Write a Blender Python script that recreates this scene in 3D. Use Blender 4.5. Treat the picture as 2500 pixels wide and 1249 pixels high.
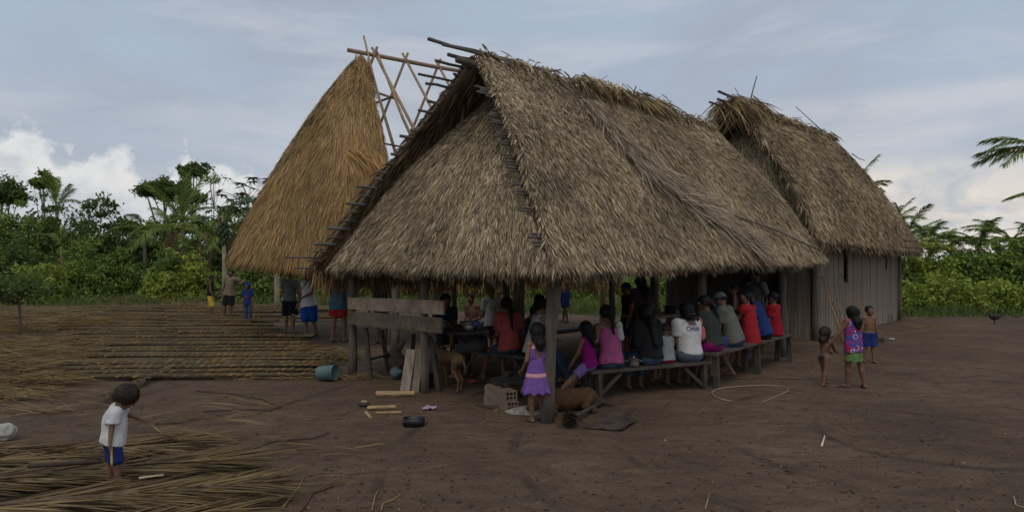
import bpy, bmesh, math, random
import numpy as np
from mathutils import Vector, Matrix
R = math.radians
for o in list(bpy.data.objects): bpy.data.objects.remove(o, do_unlink=True)
SC = bpy.context.scene
COL = SC.collection
rnd = random.Random(7)

# ---------------------------------------------------------------- camera, sky, sun, exposure
F, HZ, CAMH = 1490.0, 650.0, 1.7           # focal length in photo pixels, horizon row, eye height
cam_d = bpy.data.cameras.new('camera'); cam = bpy.data.objects.new('camera', cam_d); COL.objects.link(cam)
cam.location = (0, 0, CAMH); cam.rotation_euler = (R(90), 0, 0)
cam_d.sensor_width = 36; cam_d.lens = F/2500*36; cam_d.shift_y = (HZ-624.5)/2500
cam_d.clip_start = 0.05; cam_d.clip_end = 2000
SC.camera = cam

SUN_EL, SUN_AZ = R(60), R(186)             # azimuth clockwise from +Y: over the camera's shoulder
sun_d = bpy.data.lights.new('sun', 'SUN'); sun = bpy.data.objects.new('sun', sun_d); COL.objects.link(sun)
sun_d.energy = 0.8; sun_d.angle = R(35); sun_d.color = (1.0, 0.90, 0.76)
sd = Vector((math.sin(SUN_AZ)*math.cos(SUN_EL), math.cos(SUN_AZ)*math.cos(SUN_EL), math.sin(SUN_EL)))
sun.rotation_euler = sd.to_track_quat('Z', 'Y').to_euler(); sun.location = sd*50

W = bpy.data.worlds.new('World'); SC.world = W; W.use_nodes = True
def build_sky():
    nt = W.node_tree; nt.nodes.clear(); N = nt.nodes; L = nt.links
    def nd(t, **k):
        n = N.new(t)
        for a, b in k.items(): setattr(n, a, b)
        return n
    def m(op, a, b=None, c=None, clamp=False):
        n = nd('ShaderNodeMath', operation=op, use_clamp=clamp)
        for i, v in enumerate((a, b, c)):
            if v is None: continue
            if isinstance(v, (int, float)): n.inputs[i].default_value = v
            else: L.new(v, n.inputs[i])
        return n.outputs[0]
    def ramp(fac, stops, interp='LINEAR'):
        n = nd('ShaderNodeValToRGB'); n.color_ramp.interpolation = interp; e = n.color_ramp.elements
        while len(e) < len(stops): e.new(0.5)
        for i, (p, c) in enumerate(stops):
            e[i].position = p; e[i].color = (c, c, c, 1) if isinstance(c, (int, float)) else (*c, 1)
        L.new(fac, n.inputs[0]); return n.outputs[0]
    def mix(f, a, b):
        n = nd('ShaderNodeMix', data_type='RGBA')
        for i, v in ((0, f), (6, a), (7, b)):
            if isinstance(v, (int, float)): n.inputs[i].default_value = v
            elif isinstance(v, tuple): n.inputs[i].default_value = (*v, 1)
            else: L.new(v, n.inputs[i])
        return n.outputs[2]
    def noise(vec, scale, detail=6, rough=.55, dist=0.0):
        n = nd('ShaderNodeTexNoise'); n.inputs['Scale'].default_value = scale; n.inputs['Detail'].default_value = detail
        n.inputs['Roughness'].default_value = rough; n.inputs['Distortion'].default_value = dist
        L.new(vec, n.inputs['Vector']); return n.outputs[0]
    def comb(x, y, z):
        n = nd('ShaderNodeCombineXYZ')
        for i, v in enumerate((x, y, z)):
            if isinstance(v, (int, float)): n.inputs[i].default_value = v
            else: L.new(v, n.inputs[i])
        return n.outputs[0]
    tc = nd('ShaderNodeTexCoord'); sp = nd('ShaderNodeSeparateXYZ'); L.new(tc.outputs['Generated'], sp.inputs[0])
    x, y, z = sp.outputs
    az = m('ARCTAN2', x, y)                                  # 0 ahead, + right
    hyp = m('SQRT', m('ADD', m('MULTIPLY', x, x), m('MULTIPLY', y, y)))
    el = m('DIVIDE', z, m('MAXIMUM', hyp, .001))             # tangent of elevation
    el = m('MINIMUM', el, 4.0)
    sky = nd('ShaderNodeTexSky', sky_type='NISHITA'); sky.sun_disc = False
    sky.sun_elevation = SUN_EL; sky.sun_rotation = SUN_AZ; sky.dust_density = 3.0; sky.air_density = 1.0
    # thin high overcast veil over the clear sky
    veil = ramp(el, [(0.0, (4.3, 4.55, 5.0)), (.10, (4.2, 4.65, 5.35)), (.3, (4.1, 4.85, 5.9)), (.6, (4.0, 4.75, 5.8)), (1, (3.4, 3.95, 4.8))])
    base = mix(.82, sky.outputs[0], veil)
    # soft grey and pale streaks
    pv = comb(m('MULTIPLY', az, 1.0), m('MULTIPLY', el, 2.6), .3)
    st = noise(pv, 2.2, 7, .52, .25)
    base = mix(ramp(st, [(.43, 0.0), (.68, .7)]), base, (3.25, 3.6, 4.2))
    st2 = noise(comb(m('MULTIPLY', az, 1.0), m('MULTIPLY', el, 4.5), 4.7), 2.4, 7, .54, .35)
    base = mix(ramp(st2, [(.50, 0.0), (.74, .6)]), base, (5.9, 6.05, 6.3))
    # cumulus bank: its top follows the azimuth
    a01 = m('ADD', m('DIVIDE', az, 2*math.pi), .5)
    def A(u): return math.atan2(u-1250, F)/(2*math.pi)+.5
    tops = [(0, .10), (.25, .12), (A(-300), .17), (A(-90), .12), (A(15), .20), (A(65), .155), (A(95), .175), (A(140), .155), (A(165), .172), (A(225), .15), (A(275), .175), (A(305), .17),
            (A(335), .125), (A(385), .105), (A(415), .165), (A(465), .172), (A(495), .14), (A(530), .15), (A(570), .165), (A(625), .135), (A(700), .10), (A(760), .05), (A(1200), .03), (A(2000), .03), (A(2600), .07), (.85, .11), (1, .10)]
    top = ramp(a01, tops, 'EASE')
    d3 = comb(m('MULTIPLY', az, 1.0), m('MULTIPLY', el, 1.15), 1.0)
    bil = noise(d3, 17, 7, .58)
    bil2 = noise(d3, 45, 4, .6)
    edge = m('ADD', m('SUBTRACT', m('MULTIPLY', top, .93), el), m('ADD', m('MULTIPLY', m('SUBTRACT', bil, .5), .15), m('MULTIPLY', m('SUBTRACT', bil2, .5), .045)))
    cm = ramp(m('ADD', m('MULTIPLY', edge, 12.0), .5), [(.36, 0.0), (.66, 1.0)])
    low = ramp(el, [(0.0, .25), (.05, .55), (.12, 1.0)])
    lit = ramp(m('ADD', m('MULTIPLY', edge, 7.0), m('MULTIPLY', m('SUBTRACT', bil, .5), 1.2)), [(.0, (7.3, 7.3, 7.2)), (.22, (6.7, 6.8, 6.85)), (.5, (5.5, 5.75, 6.1)), (.85, (4.5, 4.85, 5.45))])
    base = mix(m('MULTIPLY', cm, m('MULTIPLY', low, .88)), base, lit)
    # layered warm bank low on the right-hand quarter of the horizon
    g = comb(m('MULTIPLY', az, 1.0), m('MULTIPLY', el, 2.3), 8.2)
    wn = noise(g, 6.5, 8, .6, .5)
    wa = ramp(a01, [(A(1500), 0.1), (A(1950), .85), (A(2250), 1.0), (A(2460), .8), (A(2750), .5), (.9, .2), (1.0, .0)], 'EASE')
    we = ramp(el, [(.0, .5), (.06, 1.0), (.115, .85), (.165, .15), (.19, .35), (.225, .55), (.26, .0)], 'EASE')
    wm = m('MULTIPLY', m('MULTIPLY', wa, we), ramp(wn, [(.36, .25), (.56, 1.0)]))
    base = mix(m('MULTIPLY', wm, .98), base, mix(ramp(el, [(.10, 0.0), (.2, 1.0)]), (8.0, 7.1, 6.2), (6.0, 6.0, 6.1)))
    bg = nd('ShaderNodeBackground'); bg.inputs['Strength'].default_value = 0.1
    L.new(base, bg.inputs[0]); out = nd('ShaderNodeOutputWorld'); L.new(bg.outputs[0], out.inputs[0])
build_sky()
SC.view_settings.view_transform = 'Standard'; SC.view_settings.look = 'None'; SC.view_settings.gamma = 1.0
SC.view_settings.exposure = 0.13; SC.view_settings.use_curve_mapping = False
SC.render.engine = 'CYCLES'
SC.cycles.max_bounces = 6; SC.cycles.diffuse_bounces = 3; SC.cycles.glossy_bounces = 2; SC.cycles.transmission_bounces = 4

# ---------------------------------------------------------------- helpers: photo to place
def G(u, v):                                # a pixel on the flat yard
    p = (v-HZ)/CAMH
    return Vector(((u-1250)/p, F/p, 0))
def P(u, v, Y):                             # a pixel at a known distance
    return Vector(((u-1250)*Y/F, Y, CAMH+(HZ-v)*Y/F))
C0 = Vector((.38, 6.68, 0)); S2 = math.sqrt(.5)
def AB(a, b, z=0.0):                        # the shelter's own axes: a along the ridge, b across it
    return Vector((C0.x+S2*(a-b), C0.y+S2*(a+b), z))

# ---------------------------------------------------------------- helpers: materials
def material(name, col, rough=.85, var=.25, scale=8.0, bump=.3, bscale=None, stretch=None, attr=None, spec=.3, metal=0.0, transl=0.0, tint=None):
    M = bpy.data.materials.new(name); M.use_nodes = True
    nt = M.node_tree; N = nt.nodes; L = nt.links
    b = N['Principled BSDF']; b.inputs['Roughness'].default_value = rough; b.inputs['Metallic'].default_value = metal
    b.inputs['Specular IOR Level'].default_value = spec
    tc = N.new('ShaderNodeTexCoord'); vec = tc.outputs['Object']
    if stretch:
        mp = N.new('ShaderNodeMapping'); mp.inputs['Scale'].default_value = stretch; L.new(vec, mp.inputs[0]); vec = mp.outputs[0]
    nz = N.new('ShaderNodeTexNoise'); nz.inputs['Scale'].default_value = scale; nz.inputs['Detail'].default_value = 6; nz.inputs['Roughness'].default_value = .62
    L.new(vec, nz.inputs['Vector'])
    rp = N.new('ShaderNodeValToRGB'); rp.color_ramp.elements[0].position = .3; rp.color_ramp.elements[1].position = .72
    c2 = tint or col
    rp.color_ramp.elements[0].color = (*[max(0, c*(1-var)) for c in col], 1); rp.color_ramp.elements[1].color = (*[min(1, c*(1+var)) for c in c2], 1)
    L.new(nz.outputs[0], rp.inputs[0]); out = rp.outputs[0]
    if attr:
        at = N.new('ShaderNodeAttribute'); at.attribute_name = attr
        mx = N.new('ShaderNodeMix'); mx.data_type = 'RGBA'; mx.blend_type = 'MULTIPLY'; mx.inputs[0].default_value = 1.0
        L.new(out, mx.inputs[6]); L.new(at.outputs['Color'], mx.inputs[7]); out = mx.outputs[2]
    L.new(out, b.inputs['Base Color'])
    if bump:
        nb = N.new('ShaderNodeTexNoise'); nb.inputs['Scale'].default_value = bscale or scale*3; nb.inputs['Detail'].default_value = 5
        L.new(vec, nb.inputs['Vector'])
        bp = N.new('ShaderNodeBump'); bp.inputs['Strength'].default_value = bump; bp.inputs['Distance'].default_value = .02
        L.new(nb.outputs[0], bp.inputs['Height']); L.new(bp.outputs[0], b.inputs['Normal'])
    if transl:
        t = N.new('ShaderNodeBsdfTranslucent'); L.new(out, t.inputs[0]); ms = N.new('ShaderNodeMixShader'); ms.inputs[0].default_value = transl
        L.new(b.outputs[0], ms.inputs[1]); L.new(t.outputs[0], ms.inputs[2]); L.new(ms.outputs[0], N['Material Output'].inputs[0])
    return M
MT = {}
def mt(key, *a, **k):
    if key not in MT: MT[key] = material(key, *a, **k)
    return MT[key]

# ---------------------------------------------------------------- helpers: meshes
class MB:
    """collects vertices, faces and a colour for each vertex"""
    def __init__(s): s.v = []; s.f = []; s.c = []
    def add(s, vs, fs, col=(1, 1, 1)):
        b = len(s.v); s.v += [tuple(v) for v in vs]; s.f += [tuple(i+b for i in f) for f in fs]; s.c += [col]*len(vs)
    def box(s, c, ex, ey, ez, col=(1, 1, 1)):
        c = Vector(c); vs = [c+i*Vector(ex)+j*Vector(ey)+k*Vector(ez) for i in (-.5, .5) for j in (-.5, .5) for k in (-.5, .5)]
        s.add(vs, [(0, 1, 3, 2), (4, 6, 7, 5), (0, 4, 5, 1), (2, 3, 7, 6), (0, 2, 6, 4), (1, 5, 7, 3)], col)
    def tube(s, pts, rad, n=6, col=(1, 1, 1), jit=0.0):
        pts = [Vector(p) for p in pts]; k = len(pts)
        if not hasattr(rad, '__len__'): rad = [rad]*k
        vs, fs = [], []
        for i, p in enumerate(pts):
            d = (pts[min(i+1, k-1)]-pts[max(i-1, 0)]).normalized()
            up = Vector((0, 0, 1)) if abs(d.z) < .9 else Vector((1, 0, 0))
            e = d.cross(up).normalized(); g = d.cross(e)
            for q in range(n):
                t = 2*math.pi*q/n; r = rad[i]*(1+rnd.uniform(-jit, jit))
                vs.append(p+e*math.cos(t)*r+g*math.sin(t)*r)
        for i in range(k-1):
            for q in range(n): fs.append((i*n+q, i*n+(q+1) % n, (i+1)*n+(q+1) % n, (i+1)*n+q))
        fs.append(tuple(reversed(range(n)))); fs.append(tuple((k-1)*n+q for q in range(n)))
        s.add(vs, fs, col)
    def lathe(s, prof, n=20, col=(1, 1, 1), c=(0, 0, 0)):
        vs, fs = [], []
        for r, z in prof:
            for q in range(n): vs.append((c[0]+r*math.cos(2*math.pi*q/n), c[1]+r*math.sin(2*math.pi*q/n), c[2]+z))
        for i in range(len(prof)-1):
            for q in range(n): fs.append((i*n+q, i*n+(q+1) % n, (i+1)*n+(q+1) % n, (i+1)*n+q))
        s.add(vs, fs, col)
    def ball(s, c, r, n=8, col=(1, 1, 1)):
        rx, ry, rz = r if hasattr(r, '__len__') else (r, r, r); vs, fs = [], []; m = n//2+1
        for i in range(m+1):
            t = math.pi*i/m
            for q in range(n): vs.append((c[0]+rx*math.sin(t)*math.cos(2*math.pi*q/n), c[1]+ry*math.sin(t)*math.sin(2*math.pi*q/n), c[2]+rz*math.cos(t)))
        for i in range(m):
            for q in range(n): fs.append((i*n+q, (i+1)*n+q, (i+1)*n+(q+1) % n, i*n+(q+1) % n))
        s.add(vs, fs, col)
    def mesh(s, name, colored=False):
        me = bpy.data.meshes.new(name); me.from_pydata(s.v, [], s.f); me.update()
        if colored: set_col(me, np.array(s.c, np.float32))
        return me
    def build(s, name, mat, parent=None, smooth=False, colored=False):
        return link(name, s.mesh(name, colored), mat, parent, smooth)
def set_col(me, c):
    a = me.color_attributes.new('tone', 'FLOAT_COLOR', 'POINT')
    c4 = np.ones((len(me.vertices), 4), np.float32); c4[:, :3] = c; a.data.foreach_set('color', c4.ravel())
def link(name, me, mat=None, parent=None, smooth=False):
    if mat is not None and len(me.materials) == 0: me.materials.append(mat)
    if smooth: me.polygons.foreach_set('use_smooth', [True]*len(me.polygons))
    o = bpy.data.objects.new(name, me); COL.objects.link(o)
    if parent is not None: o.parent = parent
    return o
def np_mesh(name, V, quads=None, tris=None, col=None):
    """fast mesh from arrays"""
    me = bpy.data.meshes.new(name); nq = 0 if quads is None else len(quads); ntr = 0 if tris is None else len(tris)
    me.vertices.add(len(V)); me.vertices.foreach_set('co', np.ascontiguousarray(V, np.float32).ravel())
    idx = []; 
    if nq: idx.append(np.asarray(quads, np.int32).ravel())
    if ntr: idx.append(np.asarray(tris, np.int32).ravel())
    idx = np.concatenate(idx); me.loops.add(len(idx)); me.loops.foreach_set('vertex_index', idx)
    starts = np.concatenate([np.arange(nq, dtype=np.int32)*4, nq*4+np.arange(ntr, dtype=np.int32)*3]).astype(np.int32)
    me.polygons.add(nq+ntr); me.polygons.foreach_set('loop_start', starts)
    me.update(calc_edges=True); me.validate()
    if col is not None: set_col(me, col)
    return me
def tag(o, label=None, cat=None, group=None, kind=None):
    for k, v in (('label', label), ('category', cat), ('group', group), ('kind', kind)):
        if v: o[k] = v
    return o
def empty(name, loc=(0, 0, 0), rz=0.0):
    o = bpy.data.objects.new(name, None); COL.objects.link(o); o.location = loc; o.rotation_euler = (0, 0, rz); o.empty_display_size = .1
    return o
def thing(name, label, cat, loc=(0, 0, 0), rz=0.0, group=None):
    return tag(empty(name, loc, rz), label, cat, group)
def nrm(a): return a/np.maximum(np.linalg.norm(a, axis=-1, keepdims=True), 1e-9)

def blades(name, base, dirs, side, length, width, bend, col, mat, parent=None, lift=None):
    """leaf blades: arrays of base points, unit directions, unit side vectors; each blade one quad and one tip triangle, bent towards `bend`"""
    n = len(base); length = np.broadcast_to(length, (n,))[:, None]; width = np.broadcast_to(width, (n,))[:, None]
    V = np.empty((n, 5, 3), np.float32); mid = base+dirs*length*.5+bend*length*.12; tip = base+dirs*length+bend*length*.5
    V[:, 0] = base-side*width*.38; V[:, 1] = base+side*width*.38; V[:, 2] = mid+side*width*.5; V[:, 3] = mid-side*width*.5; V[:, 4] = tip
    i = np.arange(n)[:, None]*5
    me = np_mesh(name, V.reshape(-1, 3), i+np.array([[0, 1, 2, 3]]), i+np.array([[3, 2, 4]]), np.repeat(col, 5, axis=0))
    return link(name, me, mat, parent)
# ---------------------------------------------------------------- ground
def ground_material():
    M = bpy.data.materials.new('trodden_earth'); M.use_nodes = True; nt = M.node_tree; N = nt.nodes; L = nt.links
    b = N['Principled BSDF']; b.inputs['Roughness'].default_value = .95; b.inputs['Specular IOR Level'].default_value = .15
    g = N.new('ShaderNodeNewGeometry'); pos = g.outputs['Position']
    def noise(scale, det=8, ro=.6, st=None, dist=0.0):
        n = N.new('ShaderNodeTexNoise'); n.inputs['Scale'].default_value = scale; n.inputs['Detail'].default_value = det; n.inputs['Roughness'].default_value = ro; n.inputs['Distortion'].default_value = dist
        if st:
            mp = N.new('ShaderNodeMapping'); mp.inputs['Scale'].default_value = st; mp.inputs['Rotation'].default_value = (0, 0, .35); L.new(pos, mp.inputs[0]); L.new(mp.outputs[0], n.inputs[0])
        else: L.new(pos, n.inputs[0])
        return n.outputs[0]
    def ramp(f, st):
        r = N.new('ShaderNodeValToRGB'); e = r.color_ramp.elements
        while len(e) < len(st): e.new(.5)
        for i, (p, c) in enumerate(st): e[i].position = p; e[i].color = (c, c, c, 1) if isinstance(c, float) else (*c, 1)
        L.new(f, r.inputs[0]); return r.outputs[0]
    def mix(f, a, c, mode='MIX'):
        n = N.new('ShaderNodeMix'); n.data_type = 'RGBA'; n.blend_type = mode
        for i, v in ((0, f), (6, a), (7, c)):
            if isinstance(v, (float, int)): n.inputs[i].default_value = v
            elif isinstance(v, tuple): n.inputs[i].default_value = (*v, 1)
            else: L.new(v, n.inputs[i])
        return n.outputs[2]
    def math_(op, a, c=None):
        n = N.new('ShaderNodeMath'); n.operation = op
        for i, v in enumerate((a, c)):
            if v is None: continue
            if isinstance(v, (float, int)): n.inputs[i].default_value = v
            else: L.new(v, n.inputs[i])
        return n.outputs[0]
    col = ramp(noise(.55, 9, .66), [(.32, (.098, .063, .039)), (.5, (.158, .104, .063)), (.68, (.215, .147, .091))])
    col = mix(ramp(noise(2.3, 7, .7, (1, 2.4, 1), .8), [(.44, 0.0), (.60, .6)]), col, (.068, .048, .037))
    col = mix(ramp(noise(16, 5, .7, (1, 1.6, 1)), [(.45, 0.0), (.7, .5)]), col, (.175, .13, .10))
    col = mix(ramp(noise(5.5, 8, .75, (1, 2.0, 1), .6), [(.56, 0.0), (.66, .75)]), col, (.06, .040, .030))
    col = mix(ramp(noise(45, 4, .8), [(.35, .75), (.5, 0.0)]), col, (.055, .04, .032))
    # drag marks: thin curved lines scuffed into the soil
    wv = N.new('ShaderNodeTexWave'); wv.wave_type = 'RINGS'; wv.rings_direction = 'SPHERICAL'; wv.inputs['Scale'].default_value = .30; wv.inputs['Distortion'].default_value = 5.0; wv.inputs['Detail'].default_value = 2.5; wv.inputs['Detail Scale'].default_value = .45
    mp = N.new('ShaderNodeMapping'); mp.inputs['Location'].default_value = (-4.2, -6.0, 0); L.new(pos, mp.inputs[0]); L.new(mp.outputs[0], wv.inputs[0])
    ln = math_('MULTIPLY', ramp(wv.outputs['Fac'], [(.0, 1.0), (.012, .8), (.03, 0.0)]), ramp(noise(.8, 3), [(.45, 0.0), (.6, 1.0)]))
    col = mix(math_('MULTIPLY', ln, .6), col, (.05, .036, .03))
    sp = N.new('ShaderNodeSeparateXYZ'); L.new(pos, sp.inputs[0])
    lim = N.new('ShaderNodeMapRange'); lim.inputs['From Min'].default_value = -5; lim.inputs['From Max'].default_value = 2; lim.inputs['To Min'].default_value = 27.0; lim.inputs['To Max'].default_value = 21.0; L.new(sp.outputs[0], lim.inputs[0])
    d = math_('ADD', math_('SUBTRACT', sp.outputs[1], lim.outputs[0]), math_('MULTIPLY', math_('SUBTRACT', noise(.7, 5), .5), 5.0))
    veg = ramp(math_('ADD', math_('MULTIPLY', d, .3), .5), [(.3, 0.0), (.7, 1.0)])
    col = mix(veg, col, ramp(noise(3.0, 5), [(.35, (.028, .042, .014)), (.65, (.06, .075, .025))]))
    L.new(col, b.inputs['Base Color'])
    h = math_('ADD', math_('MULTIPLY', noise(4.0, 9, .7), 1.0), math_('MULTIPLY', noise(34, 6, .75), .35)); h = math_('SUBTRACT', h, math_('MULTIPLY', ln, .25))
    vo = N.new('ShaderNodeTexVoronoi'); vo.feature = 'SMOOTH_F1'; vo.inputs['Scale'].default_value = 3.2; vo.inputs['Smoothness'].default_value = .6; L.new(pos, vo.inputs['Vector']); h = math_('ADD', h, math_('MULTIPLY', vo.outputs['Distance'], .45))
    bp = N.new('ShaderNodeBump'); bp.inputs['Strength'].default_value = .75; bp.inputs['Distance'].default_value = .09
    L.new(h, bp.inputs['Height']); L.new(bp.outputs[0], b.inputs['Normal'])
    return M
gm = MB(); gm.add([(-500, -60, 0), (500, -60, 0), (500, 900, 0), (-500, 900, 0)], [(0, 1, 2, 3)])
tag(gm.build('ground', ground_material()), 'bare trodden brown earth of the village yard', kind='structure')

# ---------------------------------------------------------------- thatch
THATCH = mt('palm_thatch', (.40, .325, .225), .9, .30, 1.3, 0, attr='tone')
GRASS_T = mt('grass_thatch', (.355, .245, .122), .9, .22, 1.0, 0, attr='tone')
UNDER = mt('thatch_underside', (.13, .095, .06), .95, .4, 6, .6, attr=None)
OLDWOOD = mt('weathered_pole', (.12, .105, .09), .9, .35, 5, .6, stretch=(1, 1, 1))
RAWWOOD = mt('peeled_pole', (.33, .235, .145), .85, .3, 6, .4)
POSTWOOD = mt('grey_post', (.125, .10, .078), .9, .4, 4, .9, bscale=14, stretch=(4, 4, .5))
PLANK = mt('grey_board', (.235, .190, .145), .9, .45, 3, .9, bscale=10, stretch=(6, 6, .45), attr='tone')
class Patch:
    """a roof slope between four corners, TL-TR along the ridge and BL-BR along the eave"""
    def __init__(s, TL, TR, BL, BR, bulge=.0, rough=.05, seed=1, out=None):
        s.c = [np.array(q, float) for q in (TL, TR, BL, BR)]; s.bulge = bulge; s.rough = rough
        n = np.cross(s.c[1]+s.c[3]-s.c[0]-s.c[2], s.c[2]+s.c[3]-s.c[0]-s.c[1]); n /= np.linalg.norm(n)
        o = np.array(out, float) if out is not None else np.array([0, 0, 1.0])
        s.n = n if n@o > 0 else -n
        r = np.random.RandomState(seed); s.ph = r.rand(6, 3)*6.28; s.k = r.uniform(2, 9, (6, 2))
    def at(s, u, t):
        u = np.asarray(u, float)[:, None]; t = np.asarray(t, float)[:, None]; TL, TR, BL, BR = s.c
        p = (TL*(1-u)+TR*u)*(1-t)+(BL*(1-u)+BR*u)*t
        w = sum(np.sin(s.k[i, 0]*u*1.7+s.ph[i, 0])*np.sin(s.k[i, 1]*t+s.ph[i, 1]) for i in range(6))/3
        return p+s.n*(s.bulge*np.sin(np.pi*np.clip(t, 0, 1))+s.rough*w)
    def width(s, t):
        a = np.linalg.norm(s.c[1]-s.c[0]); b = np.linalg.norm(s.c[3]-s.c[2]); return (a*(1-t)+b*t)/max(a, b)
    def slope_len(s): return np.linalg.norm((s.c[2]+s.c[3]-s.c[0]-s.c[1])/2)
class Cone:
    """rounded end of a roof: a half cone from apex to eave circle"""
    def __init__(s, O, z0, z1, r, p0, p1, seed=2):
        s.O = np.array(O, float); s.z0, s.z1, s.r, s.p0, s.p1 = z0, z1, r, p0, p1; s.n = np.array([0, 0, 1.0])
        g = np.random.RandomState(seed); s.ph = g.rand(6, 3)*6.28; s.k = g.uniform(3, 10, (6, 2))
    def at(s, u, t):
        u = np.asarray(u, float); t = np.asarray(t, float); a = s.p0+(s.p1-s.p0)*u
        w = sum(np.sin(s.k[i, 0]*u*2+s.ph[i, 0])*np.sin(s.k[i, 1]*t+s.ph[i, 1]) for i in range(6))/3
        rr = s.r*(t**.90)+.16*np.sin(np.pi*np.clip(t, 0, 1))+w*.07
        z1 = s.z1+.5*np.sin(np.pi*np.clip(u, 0, 1))**1.3; return np.stack([s.O[0]+rr*np.cos(a), s.O[1]+rr*np.sin(a), s.z0+(z1-s.z0)*t], -1)
    def width(s, t): return np.clip(t, .06, 1)
    def slope_len(s): return math.hypot(s.r, s.z0-s.z1)
def normals(pt, u, t, out):
    e = 1e-3; p = pt.at(u, t); du = pt.at(u+e, t)-p; dv = pt.at(u, t+e)-p; n = nrm(np.cross(du, dv)); sg = np.sign((n*out).sum(-1, keepdims=True)); return p, nrm(du), nrm(dv), n*np.where(sg == 0, 1, sg)
def thatch(name, pt, parent, n, length, width, pal, mat, seed, rows=None, lift=.10, jit=.22, out=(0, 0, 1), trange=(0, 1), drop=.35, skew=0.0, off=.035, messy=.06):
    r = np.random.RandomState(seed); t = r.uniform(trange[0], trange[1], int(n*2.2)); u = r.rand(len(t)); keep = r.rand(len(t)) < pt.width(t); u, t = u[keep][:n], t[keep][:n]
    if rows:
        q = np.round(t*rows)/rows; t = np.clip(q+r.normal(0, .22/rows, len(t)), 0, trange[1])
    p, su, dn, nn = normals(pt, u, t, np.array(out)); m = len(t)
    wild = r.rand(m) < messy
    j = r.normal(0, 1, m)*np.where(wild, jit*3, jit)+skew
    low = np.sin(u*23+t*9+seed)*.12; j = j+low
    d = nrm(dn+su*j[:, None]+nn*(lift+r.normal(0, .05, m)+wild*.12)[:, None])
    side = nrm(np.cross(nn, d)+nn*r.normal(0, .45, m)[:, None])
    L = length*r.uniform(.6, 1.35, m); base = p+nn*(off*r.uniform(.2, 1.6, m))[:, None]
    c = np.array(pal)[r.randint(0, len(pal), m)]*r.uniform(.72, 1.25, m)[:, None]
    pa = 1+.22*np.sin(u*11+seed)*np.sin(t*7+u*5+seed*2); c = c*pa[:, None]
    bend = np.zeros((m, 3)); bend[:, 2] = -drop*r.uniform(.3, 1.4, m)
    o = blades(name, base, d, side, L, width*r.uniform(.6, 1.5, m), bend*.6, np.clip(c, 0, 2), mat, parent); o['kind'] = 'stuff'; return o
def eave_fringe(name, pt, parent, n, length, width, pal, mat, seed, down=.8, out=(0, 0, 1), urange=(0, 1)):
    r = np.random.RandomState(seed); u = r.uniform(urange[0], urange[1], n); t = 1-np.abs(r.normal(0, .022, n)); p, su, dn, nn = normals(pt, u, t, np.array(out))
    g = np.array([0, 0, -1.0]); d = nrm(dn*(1-down)+g*down+su*r.normal(0, .16, n)[:, None]+nn*r.normal(0, .12, n)[:, None])
    side = nrm(su+nn*r.normal(0, .6, n)[:, None]); c = np.array(pal)[r.randint(0, len(pal), n)]*r.uniform(.6, 1.15, n)[:, None]
    clump = .75+.5*np.abs(np.sin(u*41+seed)*np.sin(u*17))
    o = blades(name, p-nn*r.uniform(-.04, .12, n)[:, None], d, side, length*r.uniform(.45, 1.25, n)*clump, width*r.uniform(.6, 1.4, n), np.zeros((n, 3)), c, mat, parent); o['kind'] = 'stuff'; return o
def backing(name, pt, parent, thick=.09, nu=16, nv=14, out=(0, 0, 1), mat=None):
    uu, tt = np.meshgrid(np.linspace(0, 1, nu), np.linspace(0.01, .985, nv)); p, _, _, nn = normals(pt, np.clip(uu.ravel(), .0, .998), np.clip(tt.ravel(), 0, .998), np.array(out))
    V = np.concatenate([p, p-nn*thick]); q = []; K = nu*nv
    for i in range(nv-1):
        for k in range(nu-1):
            a = i*nu+k; q += [(a, a+1, a+nu+1, a+nu), (K+a, K+a+nu, K+a+nu+1, K+a+1)]
    for k in range(nu-1):
        a = k; q.append((a, K+a, K+a+1, a+1)); a = (nv-1)*nu+k; q.append((a, a+1, K+a+1, K+a))
    for i in range(nv-1):
        a = i*nu; q.append((a, a+nu, K+a+nu, K+a)); a = i*nu+nu-1; q.append((a, K+a, K+a+nu, a+nu))
    return link(name, np_mesh(name, V, np.array(q)), mat or UNDER, parent, True)
def pole(name, pts, rad, mat, parent, n=7, jit=.08, wob=.0):
    pts = [Vector(p) for p in pts]
    if len(pts) == 2:
        k = 5; pts = [pts[0].lerp(pts[1], i/k)+Vector((rnd.uniform(-wob, wob), rnd.uniform(-wob, wob), rnd.uniform(-wob, wob)))*(0 < i < k) for i in range(k+1)]
    m = MB(); k = len(pts)-1
    rr = [rad[0]+(rad[1]-rad[0])*i/k for i in range(k+1)] if hasattr(rad, '__len__') else rad
    m.tube(pts, rr, n, jit=jit); return m.build(name, mat, parent, True)
PAL = [(1.0, .98, .92), (1.2, 1.15, 1.05), (.82, .80, .80), (.55, .51, .45), (1.26, 1.2, 1.05), (.95, .85, .66), (.68, .64, .64), (.45, .41, .36), (.36, .32, .27)]
PALG = [(1, 1, 1), (1.25, 1.15, .95), (.78, .74, .7), (.6, .56, .5), (1.1, .92, .72), (.92, .98, .8), (.8, .62, .5)]

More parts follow.
